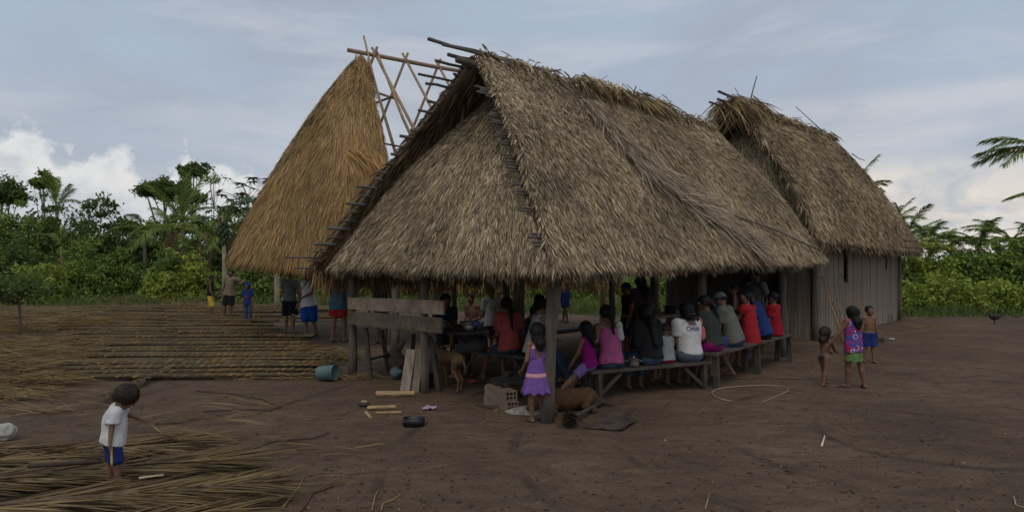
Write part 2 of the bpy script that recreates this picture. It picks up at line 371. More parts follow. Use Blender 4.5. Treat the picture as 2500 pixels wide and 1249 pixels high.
# ---------------------------------------------------------------- the open shelter
hut = thing('thatched_shelter', 'open-sided shelter with a grey palm thatch roof, people sitting on benches under it', 'shelter')
EZ, RZ = 1.69, 4.70
p_side = Patch(AB(.78, 2.0, RZ-.06), AB(7.85, 2.0, RZ+.04), AB(-.30, -.35, EZ), AB(7.7, -.35, 1.83), bulge=.10, rough=.05, seed=3, out=AB(0, -1, 1)-AB(0, 0, 0))
p_left = Patch(AB(.70, 2.0, RZ-.06), AB(7.85, 2.0, RZ+.04), AB(-.45, 4.50, 1.72), AB(7.7, 4.50, 1.68), bulge=.06, rough=.04, seed=4, out=AB(0, 1, 1)-AB(0, 0, 0))
p_hip = Patch(AB(1.35, 2.12, 4.28), AB(1.35, 1.95, 4.28), AB(-.30, 4.45, 1.71), AB(-.30, -.33, EZ-.01), bulge=.13, rough=.05, seed=5, out=AB(-1, 0, .6)-AB(0, 0, 0))
so = tuple(AB(0, -1, 1)-AB(0, 0, 0)); lo = tuple(AB(0, 1, 1)-AB(0, 0, 0)); ho = tuple(AB(-1, 0, .6)-AB(0, 0, 0))
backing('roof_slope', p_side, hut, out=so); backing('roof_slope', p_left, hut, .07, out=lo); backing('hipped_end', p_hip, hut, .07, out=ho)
thatch('thatch', p_side, hut, 175000, .12, .0098, PAL, THATCH, 11, rows=80, out=so, skew=.10)
thatch('thatch', p_hip, hut, 64000, .12, .0098, PAL, THATCH, 12, rows=64, out=ho, skew=-.05)
thatch('thatch', p_left, hut, 9000, .30, .03, PAL, THATCH, 13, rows=30, out=lo)
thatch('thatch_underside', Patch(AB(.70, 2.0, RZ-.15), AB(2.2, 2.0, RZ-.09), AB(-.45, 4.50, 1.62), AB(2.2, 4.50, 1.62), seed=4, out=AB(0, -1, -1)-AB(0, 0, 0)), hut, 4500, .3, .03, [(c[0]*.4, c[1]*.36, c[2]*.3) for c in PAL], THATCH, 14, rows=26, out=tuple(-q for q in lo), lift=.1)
eave_fringe('eave_fringe', p_side, hut, 9000, .15, .0135, PAL, THATCH, 15, .45, so); eave_fringe('eave_fringe', p_hip, hut, 7000, .15, .0135, PAL, THATCH, 16, .5, ho)
eave_fringe('eave_fringe', p_left, hut, 4200, .52, .018, PALG, GRASS_T, 17, .85, lo)
# shaggy verge strips where the slopes overhang the hipped end, and the ridge cap
def verge(name, pt, n, u0, seed, out, side_sign, L=.34, pal=PAL):
    r = np.random.RandomState(seed); u = u0+np.abs(r.normal(0, .012, n)); t = r.rand(n); p, su, dn, nn = normals(pt, u, t, np.array(out))
    d = nrm(dn*r.uniform(.5, 1, n)[:, None]+su*side_sign*r.uniform(.05, .75, n)[:, None]+nn*r.normal(.02, .15, n)[:, None]); sd_ = nrm(np.cross(nn, d)+nn*r.normal(0, .6, n)[:, None])
    b = np.zeros((n, 3)); b[:, 2] = -r.uniform(0, .5, n)
    o = blades(name, p+nn*.02, d, sd_, L*r.uniform(.5, 1.3, n), .022*r.uniform(.6, 1.5, n), b, np.array(pal)[r.randint(0, len(pal), n)]*r.uniform(.6, 1.2, n)[:, None], THATCH, hut); o['kind'] = 'stuff'
verge('verge_thatch', p_side, 1300, .0, 21, so, -1, .19); verge('verge_thatch', p_left, 700, .0, 22, lo, -1, .10)
def ridge_cap(name, A, B, n, seed, parent, L=.5, pal=PAL, spread=.05, across=None):
    r = np.random.RandomState(seed); A = np.array(A); B = np.array(B); s = r.rand(n)[:, None]; p = A*(1-s)+B*s; al = nrm((B-A)[None])[0]; ac = np.cross(al, [0, 0, 1.0]); sg = np.where(r.rand(n) < .6, 1, -1)[:, None]
    p = p+ac*r.normal(0, spread, n)[:, None]+np.array([0, 0, 1.0])*(np.abs(r.normal(0, .07, n))+.03)[:, None]
    d = nrm(ac*sg*r.uniform(.5, 1, n)[:, None]+np.array([0, 0, -1.0])*r.uniform(.15, 1.0, n)[:, None]+al*r.normal(0, .45, n)[:, None])
    b = np.zeros((n, 3)); b[:, 2] = -r.uniform(.2, .9, n); sd_ = nrm(np.cross(d, r.normal(0, 1, (n, 3))))
    o = blades(name, p, d, sd_, L*r.uniform(.4, 1.3, n), .026*r.uniform(.6, 1.4, n), b, np.array(pal)[r.randint(0, len(pal), n)]*r.uniform(.55, 1.2, n)[:, None], THATCH, parent); o['kind'] = 'stuff'
ridge_cap('ridge_thatch', AB(.80, 2, RZ-.05), AB(7.85, 2, RZ+.05), 1800, 23, hut, .22)
ridge_cap('ridge_thatch', AB(2.9, 1.9, RZ+.03), AB(5.6, 1.9, RZ+.06), 700, 24, hut, .42, [(1.15, 1.05, .82), (.9, .87, .68), (.6, .55, .42)], .10)
def on_patch(pt, u, v):                                     # where a pixel's ray meets a slope
    o = np.array([0, 0, CAMH]); d = np.array([(u-1250)/F, 1, (HZ-v)/F]); n = pt.n; return o+d*((pt.c[0]+pt.n*.12-o)@n)/(d@n)
# dry fronds thrown over the slope as a patch
def frond_patch(pt, path, n, seed, parent, w=.22):
    r = np.random.RandomState(seed); K = np.array([on_patch(pt, *q) for q in path]); s = r.rand(n)*(len(K)-1.001); i = s.astype(int); f = (s-i)[:, None]
    p = K[i]*(1-f)+K[i+1]*f; al = nrm(K[i+1]-K[i]); sd_ = nrm(np.cross(pt.n[None], al)); p = p+sd_*r.normal(0, w, n)[:, None]+pt.n*r.uniform(.0, .10, n)[:, None]
    d = nrm(al+sd_*r.normal(0, .5, n)[:, None]+pt.n*r.normal(0.02, .10, n)[:, None]); b = np.zeros((n, 3)); b[:, 2] = -.15
    pal = np.array([(.95, .93, .95), (.75, .74, .76), (1.1, 1.05, 1.0), (.55, .52, .5)])
    o = blades('loose_frond', p, d, nrm(np.cross(d, pt.n)+pt.n*r.normal(0, .5, n)[:, None]), .48*r.uniform(.4, 1.4, n), .013*r.uniform(.6, 1.5, n), b, pal[r.randint(0, 4, n)]*r.uniform(.7, 1.15, n)[:, None], THATCH, parent); o['kind'] = 'stuff'
frond_patch(p_side, [(1432, 250), (1500, 335), (1580, 430)], 1500, 31, hut, .12); frond_patch(p_side, [(1540, 370), (1640, 460), (1760, 530)], 1400, 32, hut, .2); frond_patch(p_side, [(1660, 480), (1740, 530), (1840, 600)], 800, 33, hut, .16)
q0, q1 = on_patch(p_side, 1775, 520), on_patch(p_side, 2002, 612); pole('frond_rib', [q0, (q0+q1)/2+np.array([0, 0, .05]), q1], .016, OLDWOOD, hut, 5)
# purlin ends, ridge poles and sticks
for i in range(25):
    t = .03+.95*i/24; b = 2.0+2.5*t; z = RZ-(RZ-1.72)*t-.10; a0 = .70-1.12*t-rnd.uniform(.08, .42)*min(1, .15+t*2.2)
    pole('purlin', [AB(a0, b+.02, z+rnd.uniform(-.02, .02)), AB(2.6, b, z+rnd.uniform(-.03, .03))], rnd.uniform(.014, .028), OLDWOOD, hut, 6, wob=.01)
pole('purlin', [AB(-.95, 4.42, 1.84), AB(1.5, 4.40, 1.82)], .016, OLDWOOD, hut, 6)
for i, t in enumerate((.22, .25, .36, .40, .47, .505, .57, .60, .63, .69, .73, .80, .90, .93)):
    b = 2.0-2.35*t; z = RZ-.06-(RZ-.06-EZ)*t+.05; a0 = .78-1.08*t
    for k in range(2):
        pole('purlin', [AB(a0-rnd.uniform(.10, .26), b+k*.03, z-.03+k*.035), AB(a0+.6, b+k*.03, z-.02+k*.035)], rnd.uniform(.012, .02), OLDWOOD, hut, 5)
for (a0, b0, z0, a1, z1, r_) in ((-.08, 2.02, 4.70, 1.9, 4.79, .024), (.12, 1.97, 4.66, 1.9, 4.76, .02), (.30, 2.08, 4.60, 1.4, 4.66, .026), (.16, 2.16, 4.50, 1.4, 4.58, .02), (-.05, 2.28, 4.30, .9, 4.36, .018), (.12, 2.34, 4.22, 1.0, 4.28, .02)):
    pole('ridge_pole', [AB(a0, b0, z0), AB(a1, b0, z1)], r_, OLDWOOD, hut, 6, wob=.01)
for (a, dx, dz) in ((2.1, .30, .06), (2.5, -.12, .18), (3.3, .02, .2), (5.0, .2, -.03), (6.2, .42, .0), (6.6, .1, .14)):
    q = AB(a, 1.97, RZ+.02); pole('stick', [q, q+Vector((dx*.5, 0, dz*.5)), q+Vector((dx, 0, dz))], (.016, .008), OLDWOOD, hut, 5)
# posts, beams and rafters
cp = MB(); top = P(1362, 640, 6.72); cp.tube([AB(0, 0, -.1), AB(.02, 0, .45), AB(.05, -.01, 1.0), top], [.088, .082, .078, .075], 10, jit=.06); cp.build('post', POSTWOOD, hut, True)
for (a, b, h, r_) in ((3.5, 0, 1.75, .075), (6.75, .05, 1.8, .07), (0, 4.07, 1.72, .062), (0, 2.2, 1.75, .055), (3.4, 4.07, 1.75, .07), (6.9, 4.07, 1.75, .07), (1.6, 2.0, 4.6, .08), (5.4, 2.0, 4.6, .08), (2.0, 4.0, 1.75, .05)):
    pole('post', [AB(a, b, -.08), AB(a+rnd.uniform(-.02, .02), b+.02, h)], (r_*1.08, r_*.92), POSTWOOD, hut, 10, wob=.012)
for (A, B, r_) in ((AB(-.3, .0, 1.76), AB(7.5, .0, 1.86), .05), (AB(-.3, 4.07, 1.78), AB(7.5, 4.07, 1.8), .05), (AB(0, -.2, 1.72), AB(0, 4.3, 1.74), .05), (AB(.4, 2.0, RZ-.16), AB(7.8, 2.0, RZ-.12), .05), (AB(3.5, 0, 1.8), AB(3.5, 4.07, 1.8), .05), (AB(6.75, 0, 1.8), AB(6.75, 4.07, 1.8), .05)):
    pole('beam', [A, B], r_, OLDWOOD, hut, 8, wob=.015)
for a in (1.2, 2.2, 3.2, 4.2, 5.2, 6.2, 7.2):
    for sg, b in ((-1, .0), (1, 4.2)): pole('rafter', [AB(a, 2.0, RZ-.2), AB(a, b, 1.84)], .03, OLDWOOD, hut, 6)

# ---------------------------------------------------------------- the half-built grass house
gh = thing('grass_roof_frame', 'tall half-built house, golden grass thatch on one rounded end and bare roof poles', 'house')
O = np.array([-3.8, 15.5, 0]); ge = np.array([.857, .515, 0]); gn = np.array([.515, -.857, 0]); GR, GZ0, GZ1 = 2.95, 7.02, 1.50
an = math.atan2(gn[1], gn[0]); cone = Cone(O, GZ0, GZ1, GR, an, an-math.pi)
backing('roof_end', cone, gh, .10, 40, 14, (-.3, -.6, .5), mt('grass_backing', (.20, .125, .05), .95, .4, 5, .6))
thatch('grass_thatch', cone, gh, 64000, .34, .011, PALG, GRASS_T, 41, rows=40, out=(-.3, -.6, .5), lift=.05, jit=.10, drop=.2, messy=.04, off=.05)
eave_fringe('grass_fringe', cone, gh, 8000, .28, .014, PALG, GRASS_T, 42, .85, (-.3, -.6, .5))
def gp(s, d, z): return O+ge*s+gn*d+np.array([0, 0, z])
def gslope(s0, s1, t0, t1, seed): return Patch(gp(s0, GR*t0, GZ0+(GZ1-GZ0)*t0), gp(s1, GR*t0, GZ0+(GZ1-GZ0)*t0), gp(s0, GR*t1, GZ0+(GZ1-GZ0)*t1), gp(s1, GR*t1, GZ0+(GZ1-GZ0)*t1), bulge=.05, seed=seed, out=gn+np.array([0, 0, .5]))
no_ = tuple(gn+np.array([0, 0, .5]))
pg1 = gslope(-.16, .0, .02, .5, 6); pg2 = gslope(-.03, 6.0, .52, 1, 7)
backing('roof_slope', pg2, gh, .08, out=no_, mat=MT['grass_backing'])
thatch('grass_thatch', pg1, gh, 2600, .42, .013, PALG, GRASS_T, 43, rows=20, out=no_, lift=.05, jit=.12, drop=.2, off=.12)
thatch('grass_thatch', pg2, gh, 15000, .42, .016, PALG, GRASS_T, 44, rows=20, out=no_, lift=.05, jit=.10, drop=.2, messy=.03)
eave_fringe('grass_fringe', pg2, gh, 5200, .42, .014, PALG, GRASS_T, 45, .85, no_)
# ragged cut edge leaning out over the gap, and a loose frond hung over it
re = np.random.RandomState(46); m_ = 1100; t_ = re.uniform(.0, .5, m_)
pe = np.array([gp(-.04, GR*t, GZ0+(GZ1-GZ0)*t+.05) for t in t_]); de = nrm(np.array([gp(0, GR, GZ1)-gp(0, 0, GZ0)])*.5/6+ge*re.uniform(.0, .9, m_)[:, None]*.6+re.normal(0, .1, (m_, 3))); be = np.zeros((m_, 3)); be[:, 2] = -.4
o_ = blades('grass_thatch', pe, de, nrm(np.cross(de, re.normal(0, 1, (m_, 3)))), .28*re.uniform(.4, 1.2, m_), .013, be, np.array(PALG)[re.randint(0, 7, m_)]*re.uniform(.5, 1.1, m_)[:, None], GRASS_T, gh); o_['kind'] = 'stuff'
m_ = 420; f0, f1 = np.array(P(838, 366, 12.9)), np.array(P(935, 385, 12.9)); ss = re.rand(m_)[:, None]
pf = f0*(1-ss)+f1*ss+re.normal(0, .02, (m_, 3)); df = nrm(np.array([[.35, -.15, -1.0]])+re.normal(0, .2, (m_, 3))+np.array([[.6, 0, .3]])*(1-ss)); be = np.zeros((m_, 3)); be[:, 2] = -.35
o_ = blades('hung_frond', pf, df, nrm(np.cross(df, re.normal(0, 1, (m_, 3)))), .75*re.uniform(.5, 1.2, m_), .018, be, np.array([(1.35, 1.2, .95)])*re.uniform(.7, 1.2, (m_, 1)), GRASS_T, gh); o_['kind'] = 'stuff'
pole('ridge_pole', [gp(-.38, 0, GZ0+.1), gp(2, 0, GZ0+.08), gp(4.5, 0, GZ0+.12), gp(7, 0, GZ0+.1)], .055, RAWWOOD, gh, 8, .05)
for s in (.33, 1.16, 2.1, 3.1, 4.1, 5.1, 6.1):
    pole('rafter', [gp(s-.04, -.12, GZ0+.32), gp(s+.8, GR*.45, GZ0+(GZ1-GZ0)*.45+.03), gp(s+1.75, GR*.97, GZ1+.15)], (.034, .05), RAWWOOD, gh, 7, .06)
    pole('rafter', [gp(s+.02, .12, GZ0+.28), gp(s-.75, -GR*.5, GZ0+(GZ1-GZ0)*.5), gp(s-1.45, -GR*.97, GZ1+.15)], (.034, .05), RAWWOOD, gh, 7, .06)
pole('rafter', [gp(.05, -.05, GZ0+.55), gp(.16, GR*.2, GZ0-.9), gp(.35, GR*.52, GZ0+(GZ1-GZ0)*.5)], (.025, .04), RAWWOOD, gh, 7, .06)
pole('rafter', [gp(.38, .0, GZ0+.2), gp(.75, GR*.3, GZ0+(GZ1-GZ0)*.30), gp(1.1, GR*.6, GZ0+(GZ1-GZ0)*.58)], (.03, .045), RAWWOOD, gh, 7, .06)
pole('brace', [P(900, 219, 15.3), P(972, 244, 16.4)], .03, RAWWOOD, gh, 6); pole('brace', [P(900, 258, 16.8), P(958, 236, 15.6)], .03, RAWWOOD, gh, 6)
for q in (G(965, 858), gp(3.2, 2.2, 0), gp(6, 2.2, 0), gp(.2, -2.3, 0), gp(3.2, -2.3, 0), gp(6, -2.3, 0)):
    q = Vector(q); pole('post', [q+Vector((0, 0, -.1)), q+Vector((.02, 0, 2.2))], (.085, .075), RAWWOOD if q.y > 13 else POSTWOOD, gh, 9, wob=.01)
for d in (2.25, -2.3): pole('beam', [gp(-.5, d, 2.25), gp(6.5, d, 2.25)], .05, RAWWOOD, gh, 7, wob=.02)
q = G(676, 757); far_post = tag(pole('house_post', [q+Vector((0, 0, -.1)), q+Vector((0, 0, 3.0))], (.10, .095), mt('pale_bark', (.34, .27, .19), .9, .35, 5, .5), None, 9), 'pale bark post standing alone on the grass edge beyond the mats', 'post')

# ---------------------------------------------------------------- the plank house
ph = thing('plank_house', 'grey plank house with a steep palm thatch roof at the end of the shelter', 'house')
HB, HR, HE = .6, 2.34, .08
h_side = Patch(AB(9.7, HR, 5.70), AB(17.0, HR, 5.85), AB(8.55, HE, 2.28), AB(17.8, HE, 2.22), bulge=.16, rough=.05, seed=8, out=so)
h_left = Patch(AB(9.6, HR, 5.70), AB(17.0, HR, 5.85), AB(8.7, 4.65, 2.3), AB(17.8, 4.65, 2.2), bulge=.1, seed=9, out=lo)
h_hip = Patch(AB(10.35, HR+.05, 5.35), AB(10.35, HR-.05, 5.35), AB(8.75, 4.6, 2.25), AB(8.75, HE+.05, 2.25), bulge=.15, seed=10, out=ho)
backing('roof_slope', h_side, ph, out=so); backing('roof_slope', h_left, ph, out=lo); backing('hipped_end', h_hip, ph, out=ho)
PAL2 = [(c[0]*.95, c[1]*.93, c[2]*.90) for c in PAL]
thatch('thatch', h_side, ph, 125000, .14, .0125, PAL2, THATCH, 51, rows=76, out=so, skew=.08); thatch('thatch', h_hip, ph, 20000, .16, .015, [(1.05, .98, .82), (.9, .85, .68), (.7, .66, .55), (.45, .42, .36)], THATCH, 52, rows=28, out=ho)
thatch('thatch', h_left, ph, 6000, .34, .035, PAL2, THATCH, 53, rows=28, out=lo)
eave_fringe('eave_fringe', h_side, ph, 3600, .26, .026, PAL2, THATCH, 54, .55, so)
hut_, hut = hut, ph
verge('verge_thatch', h_side, 2200, .0, 55, so, -1, .42, PAL2); verge('verge_thatch', h_side, 900, .985, 56, so, 1, .25, PAL2); verge('verge_thatch', h_left, 700, .0, 57, lo, -1, .4, PAL2)
hut = hut_
ridge_cap('ridge_thatch', AB(9.4, HR, 5.74), AB(17, HR, 5.9), 1500, 58, ph, .26, PAL2); ridge_cap('ridge_thatch', AB(9.25, HR, 5.66), AB(10.1, HR, 5.7), 800, 59, ph, .75, [(1.0, .9, .6), (.8, .75, .55), (.6, .55, .4)], .18)
for (a0, db, z0, r_) in ((8.75, 0.0, 5.86, .03), (8.95, .12, 5.74, .03), (8.5, .1, 5.58, .025), (9.0, -.1, 5.78, .022), (8.9, .55, 4.85, .03)): pole('ridge_pole', [AB(a0, HR+db, z0), AB(10.8, HR+db, z0+.02)], r_, OLDWOOD, ph, 6, wob=.015)
for pts, r_ in ((((1829, 258), (1838, 222), (1848, 186)), .022), (((1829, 256), (1808, 240), (1794, 214)), .014), (((2010, 322), (1975, 290), (1942, 260)), .016), (((2080, 375), (2095, 386), (2112, 392)), .016), (((1880, 292), (1925, 289), (1958, 287)), .014), (((1985, 326), (2000, 322), (2020, 320)), .014)):
    pole('stick', [P(*q, 16.6 if q[0] < 1900 else 18.6) for q in pts], (r_, r_*.6), OLDWOOD, ph, 5)
# boards of the walls, each one a plank
plank_meshes = []
for k in range(6):
    m = MB(); w = .196; h = 1.0; n_ = 4
    for i in range(2): pass
    m.box((0, 0, .5), (w, 0, 0), (0, .03, 0), (0, 0, 1.0), tuple([rnd.uniform(.86, 1.12)]*3)); me = m.mesh('plank', True); me.materials.append(PLANK); plank_meshes.append(me)
SHADED = mt('shaded_board', (.055, .042, .033), .9, .45, 3, .8, bscale=10, stretch=(6, 6, .45))  # grey board darkened: the deep shade under the roof put into its colour
sm_ = MB(); sm_.box((0, 0, .5), (.196, 0, 0), (0, .03, 0), (0, 0, 1.0)); shaded_mesh = sm_.mesh('plank'); shaded_mesh.materials.append(SHADED)
def plank_wall(parent, A, B, z1, skip=(), shaded=None, w=.2):
    d = (B-A); L_ = d.length; d.normalize(); n = int(L_/w); yaw = math.atan2(d.y, d.x)
    for i in range(n):
        s = (i+.5)*L_/n; z0, zt = -.05, z1(s) if callable(z1) else z1
        spans = [(z0, zt)]
        for (s0, s1, g0, g1) in skip:
            if s0 <= s <= s1: spans = [q for q in ((z0, g0), (g1, zt)) if q[1]-q[0] > .05]
        for (q0, q1) in spans:
            o = bpy.data.objects.new('plank', shaded_mesh if shaded is not None and s > shaded else rnd.choice(plank_meshes)); COL.objects.link(o); o.parent = parent
            o.location = (*(A+d*s).xy, q0); o.rotation_euler = (rnd.uniform(-.006, .006), rnd.uniform(-.008, .008), yaw); o.scale = (L_/n/.2*rnd.uniform(.975, 1.0), rnd.uniform(.8, 1.5), q1-q0+rnd.uniform(-.02, .03)*(q1 == zt))
wr = tag(empty('side_wall'), kind=None); wr.parent = ph
plank_wall(wr, AB(9.9, HB), AB(17.3, HB), 2.46, skip=((2.05, 2.45, 1.28, 2.25), (6.1, 6.3, 1.6, 2.5)), w=.19)
wf = empty('front_wall'); wf.parent = ph
plank_wall(wf, AB(9.88, HB+.03), AB(9.88, 4.4), 2.7, skip=((.62, 1.42, -.1, 1.95),), w=.26, shaded=.7)  # boards from the doorway inwards take the painted-in shade
wb = empty('rear_wall'); wb.parent = ph; plank_wall(wb, AB(17.28, HB+.03), AB(17.28, 4.4), 2.7, w=.3)
wl = empty('far_wall'); wl.parent = ph; plank_wall(wl, AB(9.9, 4.42), AB(17.3, 4.42), 2.5, w=.3)
for (a, b) in ((9.86, HB-.06), (17.36, HB-.05), (13.6, HB+.12), (9.95, 4.4), (17.3, 4.4)): pole('post', [AB(a, b, -.1), AB(a, b, 2.5)], .075, POSTWOOD, ph, 8)
sill = MB(); sill.box(AB(13.6, HB+.02, .10)-Vector((0, 0, 0)), (AB(7.5, 0)-AB(0, 0)), (AB(0, .07)-AB(0, 0)), (0, 0, .24)); sill.build('earth_plinth', mt('dry_mud', (.15, .115, .085), .95, .3, 4, .8), ph)
jm = MB(); dcen = AB(9.83, HB+.66); jm.box(AB(9.84, HB+.62, 1.0), AB(.05, 0)-AB(0, 0), AB(0, .08)-AB(0, 0), (0, 0, 2.1)); jm.box(AB(9.84, HB+1.46, 1.0), AB(.05, 0)-AB(0, 0), AB(0, .08)-AB(0, 0), (0, 0, 2.1)); jm.build('door_frame', PLANK, ph)
# ---------------------------------------------------------------- vegetation
def leaf_mat(name, col, tr=.25): return mt(name, col, .75, .25, 2.0, 0, attr='tone', transl=tr, spec=.25)
LEAF = leaf_mat('leaf_green', (.185, .255, .055)); LEAFD = leaf_mat('leaf_dark', (.118, .165, .046)); LEAFY = leaf_mat('leaf_bright', (.29, .345, .06)); LEAFP = leaf_mat('leaf_palm', (.19, .25, .06))
BARK = mt('bark', (.16, .125, .09), .9, .4, 5, .8, bscale=16, stretch=(3, 3, .6))
def leaves(name, C, size, mat, parent, seed, up=.5, aspect=.5):
    r = np.random.RandomState(seed); n = len(C); nn = nrm(r.normal(0, 1, (n, 3))+np.array([0, -.15, up])); d = nrm(np.cross(nn, r.normal(0, 1, (n, 3)))); s = np.cross(nn, d)
    L = (size*r.uniform(.55, 1.5, n))[:, None]; w = L*aspect*r.uniform(.7, 1.2, (n, 1)); V = np.empty((n, 4, 3), np.float32); dr = np.array([0, 0, -1.0])*L*.18
    V[:, 0] = C-d*L*.5; V[:, 1] = C+s*w*.5-d*L*.05; V[:, 2] = C+d*L*.5+dr; V[:, 3] = C-s*w*.5-d*L*.05
    tone = r.uniform(.55, 1.35, (n, 1))*np.array([[1, 1, 1]]); tone = tone*(1+np.array([[.25, .0, -.1]])*r.normal(0, .5, (n, 1)))
    i = np.arange(n)[:, None]*4; o = link(name, np_mesh(name, V.reshape(-1, 3), i+np.array([[0, 1, 2, 3]]), None, np.repeat(np.clip(tone, .1, 2), 4, axis=0)), mat, parent); o['kind'] = 'stuff'; return o
def clumps(c, rad, nc, per, seed, spread=.22, hollow=.45, flat=.7):
    r = np.random.RandomState(seed); d = nrm(r.normal(0, 1, (nc, 3))); d[:, 2] = np.abs(d[:, 2])*.9+d[:, 2]*.25
    k = r.uniform(hollow, 1.05, (nc, 1))*(1+.18*np.sin(d[:, :1]*7+seed)*np.sin(d[:, 1:2]*6)); cc = np.array(c)+d*k*np.array(rad)
    sz = r.uniform(.6, 1.4, (nc, 1, 1))*spread*np.mean(rad); p = cc[:, None]+r.normal(0, 1, (nc, per, 3))*sz*np.array([1, 1, flat]); return cc, p.reshape(-1, 3)
SEED = [100]
def tree(name, label, cat, u, Y, topv, botv, wpx, mat, leaf=.16, nc=46, per=60, base=None, group=None, spread=.22, trunk=.12, hollow=.45, depth=None, aspect=.5):
    SEED[0] += 1; sd_ = SEED[0]; X = (u-1250)*Y/F; z1 = CAMH+(HZ-topv)*Y/F; z0 = max(.05, CAMH+(HZ-botv)*Y/F); w = wpx*Y/F
    t = thing(name, label, cat, (X, Y, 0), 0, group); rad = (w/2*.92, (depth or w)/2*.9, (z1-z0)/2*.95); c = (0, 0, (z0+z1)/2-.08*(z1-z0))
    if z0 < .6: rad = (rad[0], rad[1], (z1-.1)*.80); c = (0, 0, .1)
    cc, p = clumps(c, rad, nc, per, sd_, spread, hollow); p = p[p[:, 2] > .03]
    leaves('crown', p, leaf, mat, t, sd_+900, aspect=aspect)
    tr = MB(); tz = max(c[2]-.1*rad[2], .5); rr = random.Random(sd_); pts = [Vector((rr.uniform(-.06, .06)*k*trunk*6, rr.uniform(-.05, .05)*k, tz*k/4)) for k in range(5)]; pts[0] = Vector((0, 0, -.1))
    tr.tube(pts, [trunk*(1-.13*k) for k in range(5)], 7, jit=.08)
    for q in cc[::max(1, nc//9)]:
        a = pts[rr.choice((2, 3, 4))]; b = Vector(q); m = a.lerp(b, .5)+Vector((0, 0, -.1*(b-a).length)); tr.tube([a, m, b], [trunk*.45, trunk*.3, trunk*.12], 5)
    tr.build('trunk', BARK, t, True); return t
FG = 'trees and bushes at the forest edge'
tree('tree', 'dark rounded tree standing tallest at the outer end of the forest bank', 'tree', 6, 42, 438, 520, 92, LEAFD, .26, 70, 80)
tree('slim_tree', 'slim tree with a small ragged crown poking above the forest bank', 'tree', 108, 44, 416, 482, 60, LEAF, .24, 40, 50, spread=.16, trunk=.09)
tree('umbrella_tree', 'tall thin-limbed tree with a small flat umbrella crown over the forest', 'tree', 472, 55, 392, 452, 78, LEAFD, .27, 60, 70, spread=.15, trunk=.10)
tree('spreading_tree', 'broad flat-topped dark tree spreading beside the umbrella tree', 'tree', 402, 52, 438, 498, 145, LEAFD, .27, 110, 80, spread=.12, trunk=.16, depth=4.5)
tree('spreading_tree', 'smaller dark flat-topped tree under the umbrella crown', 'tree', 448, 53, 462, 505, 110, LEAFD, .27, 80, 70, spread=.13, trunk=.14, depth=4)
tree('airy_tree', 'sparse airy tree with sky showing through its pale leaves', 'tree', 520, 52, 412, 466, 70, LEAF, .17, 34, 12, spread=.22, trunk=.06, hollow=.2)
bank = [(-150, 34, 470, 190, LEAFD), (-40, 37, 505, 150, LEAF), (45, 36, 498, 140, LEAF), (128, 38, 486, 150, LEAFD), (210, 37, 474, 165, LEAFD), (292, 38, 500, 130, LEAFD), (345, 40, 520, 110, LEAF), (408, 42, 528, 110, LEAFD), (478, 40, 512, 120, LEAF), (548, 39, 505, 120, LEAFD), (616, 38, 500, 120, LEAFD), (700, 40, 560, 150, LEAFD)]
names = ['half hidden tree at the outer end of the forest bank', 'bushy tree behind the small clipped shrub', 'bushy tree between the dark tall tree and the slim one', 'dense dark tree below the slim ragged tree', 'widest dense dark tree in the forest bank', 'dark tree sloping down to the gap of open sky', 'low tree in the dip of the forest bank', 'dark tree under the broad flat-topped one', 'green tree under the umbrella crown', 'dark leafy tree behind the papaya', 'dark leafy tree rising against the grass roof', 'dark tree mostly hidden by the grass roof']
for (u, Y, tv, w, m), nm in zip(bank, names): tree('forest_tree', nm, 'tree', u, Y, tv, 720, w*1.12, m, .22, 210, 105, group=FG, spread=.095, hollow=.5)
front = [(-110, 27.5, 560, 200, LEAF, 'wide bush beyond the end of the yard'), (20, 30, 560, 170, LEAFD, 'dark bush behind the small clipped shrub'), (215, 30, 578, 190, LEAF, 'large bright bush bulging forward from the forest'), (110, 28.5, 640, 150, LEAFY, 'low yellow-green bush beside the large bright one'), (45, 27.6, 668, 130, LEAF, 'low bush over the straw heaps'), (300, 31, 600, 110, LEAF, 'green bush beside the dark hollow in the forest'), (425, 29.5, 588, 120, LEAF, 'green bush on the papaya side of the dark hollow'), (480, 29, 610, 110, LEAFY, 'bright bush just behind the papaya trunk'), (395, 28, 668, 90, LEAFY, 'low shrub with yellowish flowering tips near the mats'), (610, 29, 600, 130, LEAF, 'bush half behind the grass roof'), (560, 28, 660, 110, LEAF, 'low bush behind the three boys'), (680, 29, 640, 130, LEAF, 'low bush seen under the grass eave'), (790, 30, 650, 140, LEAF, 'bush beyond the men under the grass roof')]
for (u, Y, tv, w, m, nm) in front: tree('bush', nm, 'bush', u, Y, tv, 745, w, m, .16, 150, 80, group=FG, spread=.12, hollow=.6, trunk=.05)
for k, (u, Y) in enumerate(((920, 31), (1030, 30), (1140, 32), (1250, 31), (1370, 30), (1480, 31), (1600, 33))): tree('bush', 'green bush beyond the shelter, seen between its posts', 'bush', u, Y, 628+8*(k % 3), 740, 150, LEAF, .2, 50, 70, group='bushes behind the shelter', spread=.22, hollow=.55, trunk=.05)
rb = [(2190, 27, 590, 120, LEAF, 'bush pressed behind the far corner of the plank house'), (2275, 27, 575, 140, LEAFY, 'green bush below the row of young palms'), (2360, 28, 588, 140, LEAF, 'rounded green bush under the sagging wires'), (2450, 27, 585, 150, LEAF, 'rounded bush under the tall edge palm'), (2560, 26, 560, 190, LEAF, 'bush at the outer edge of the palm thicket'), (2700, 27, 540, 220, LEAFD, 'bush well past the edge palm')]
for (u, Y, tv, w, m, nm) in rb: tree('bush', nm, 'bush', u, Y, tv, 745, w, m, .17, 170, 90, group=FG, spread=.11, hollow=.6, trunk=.06)
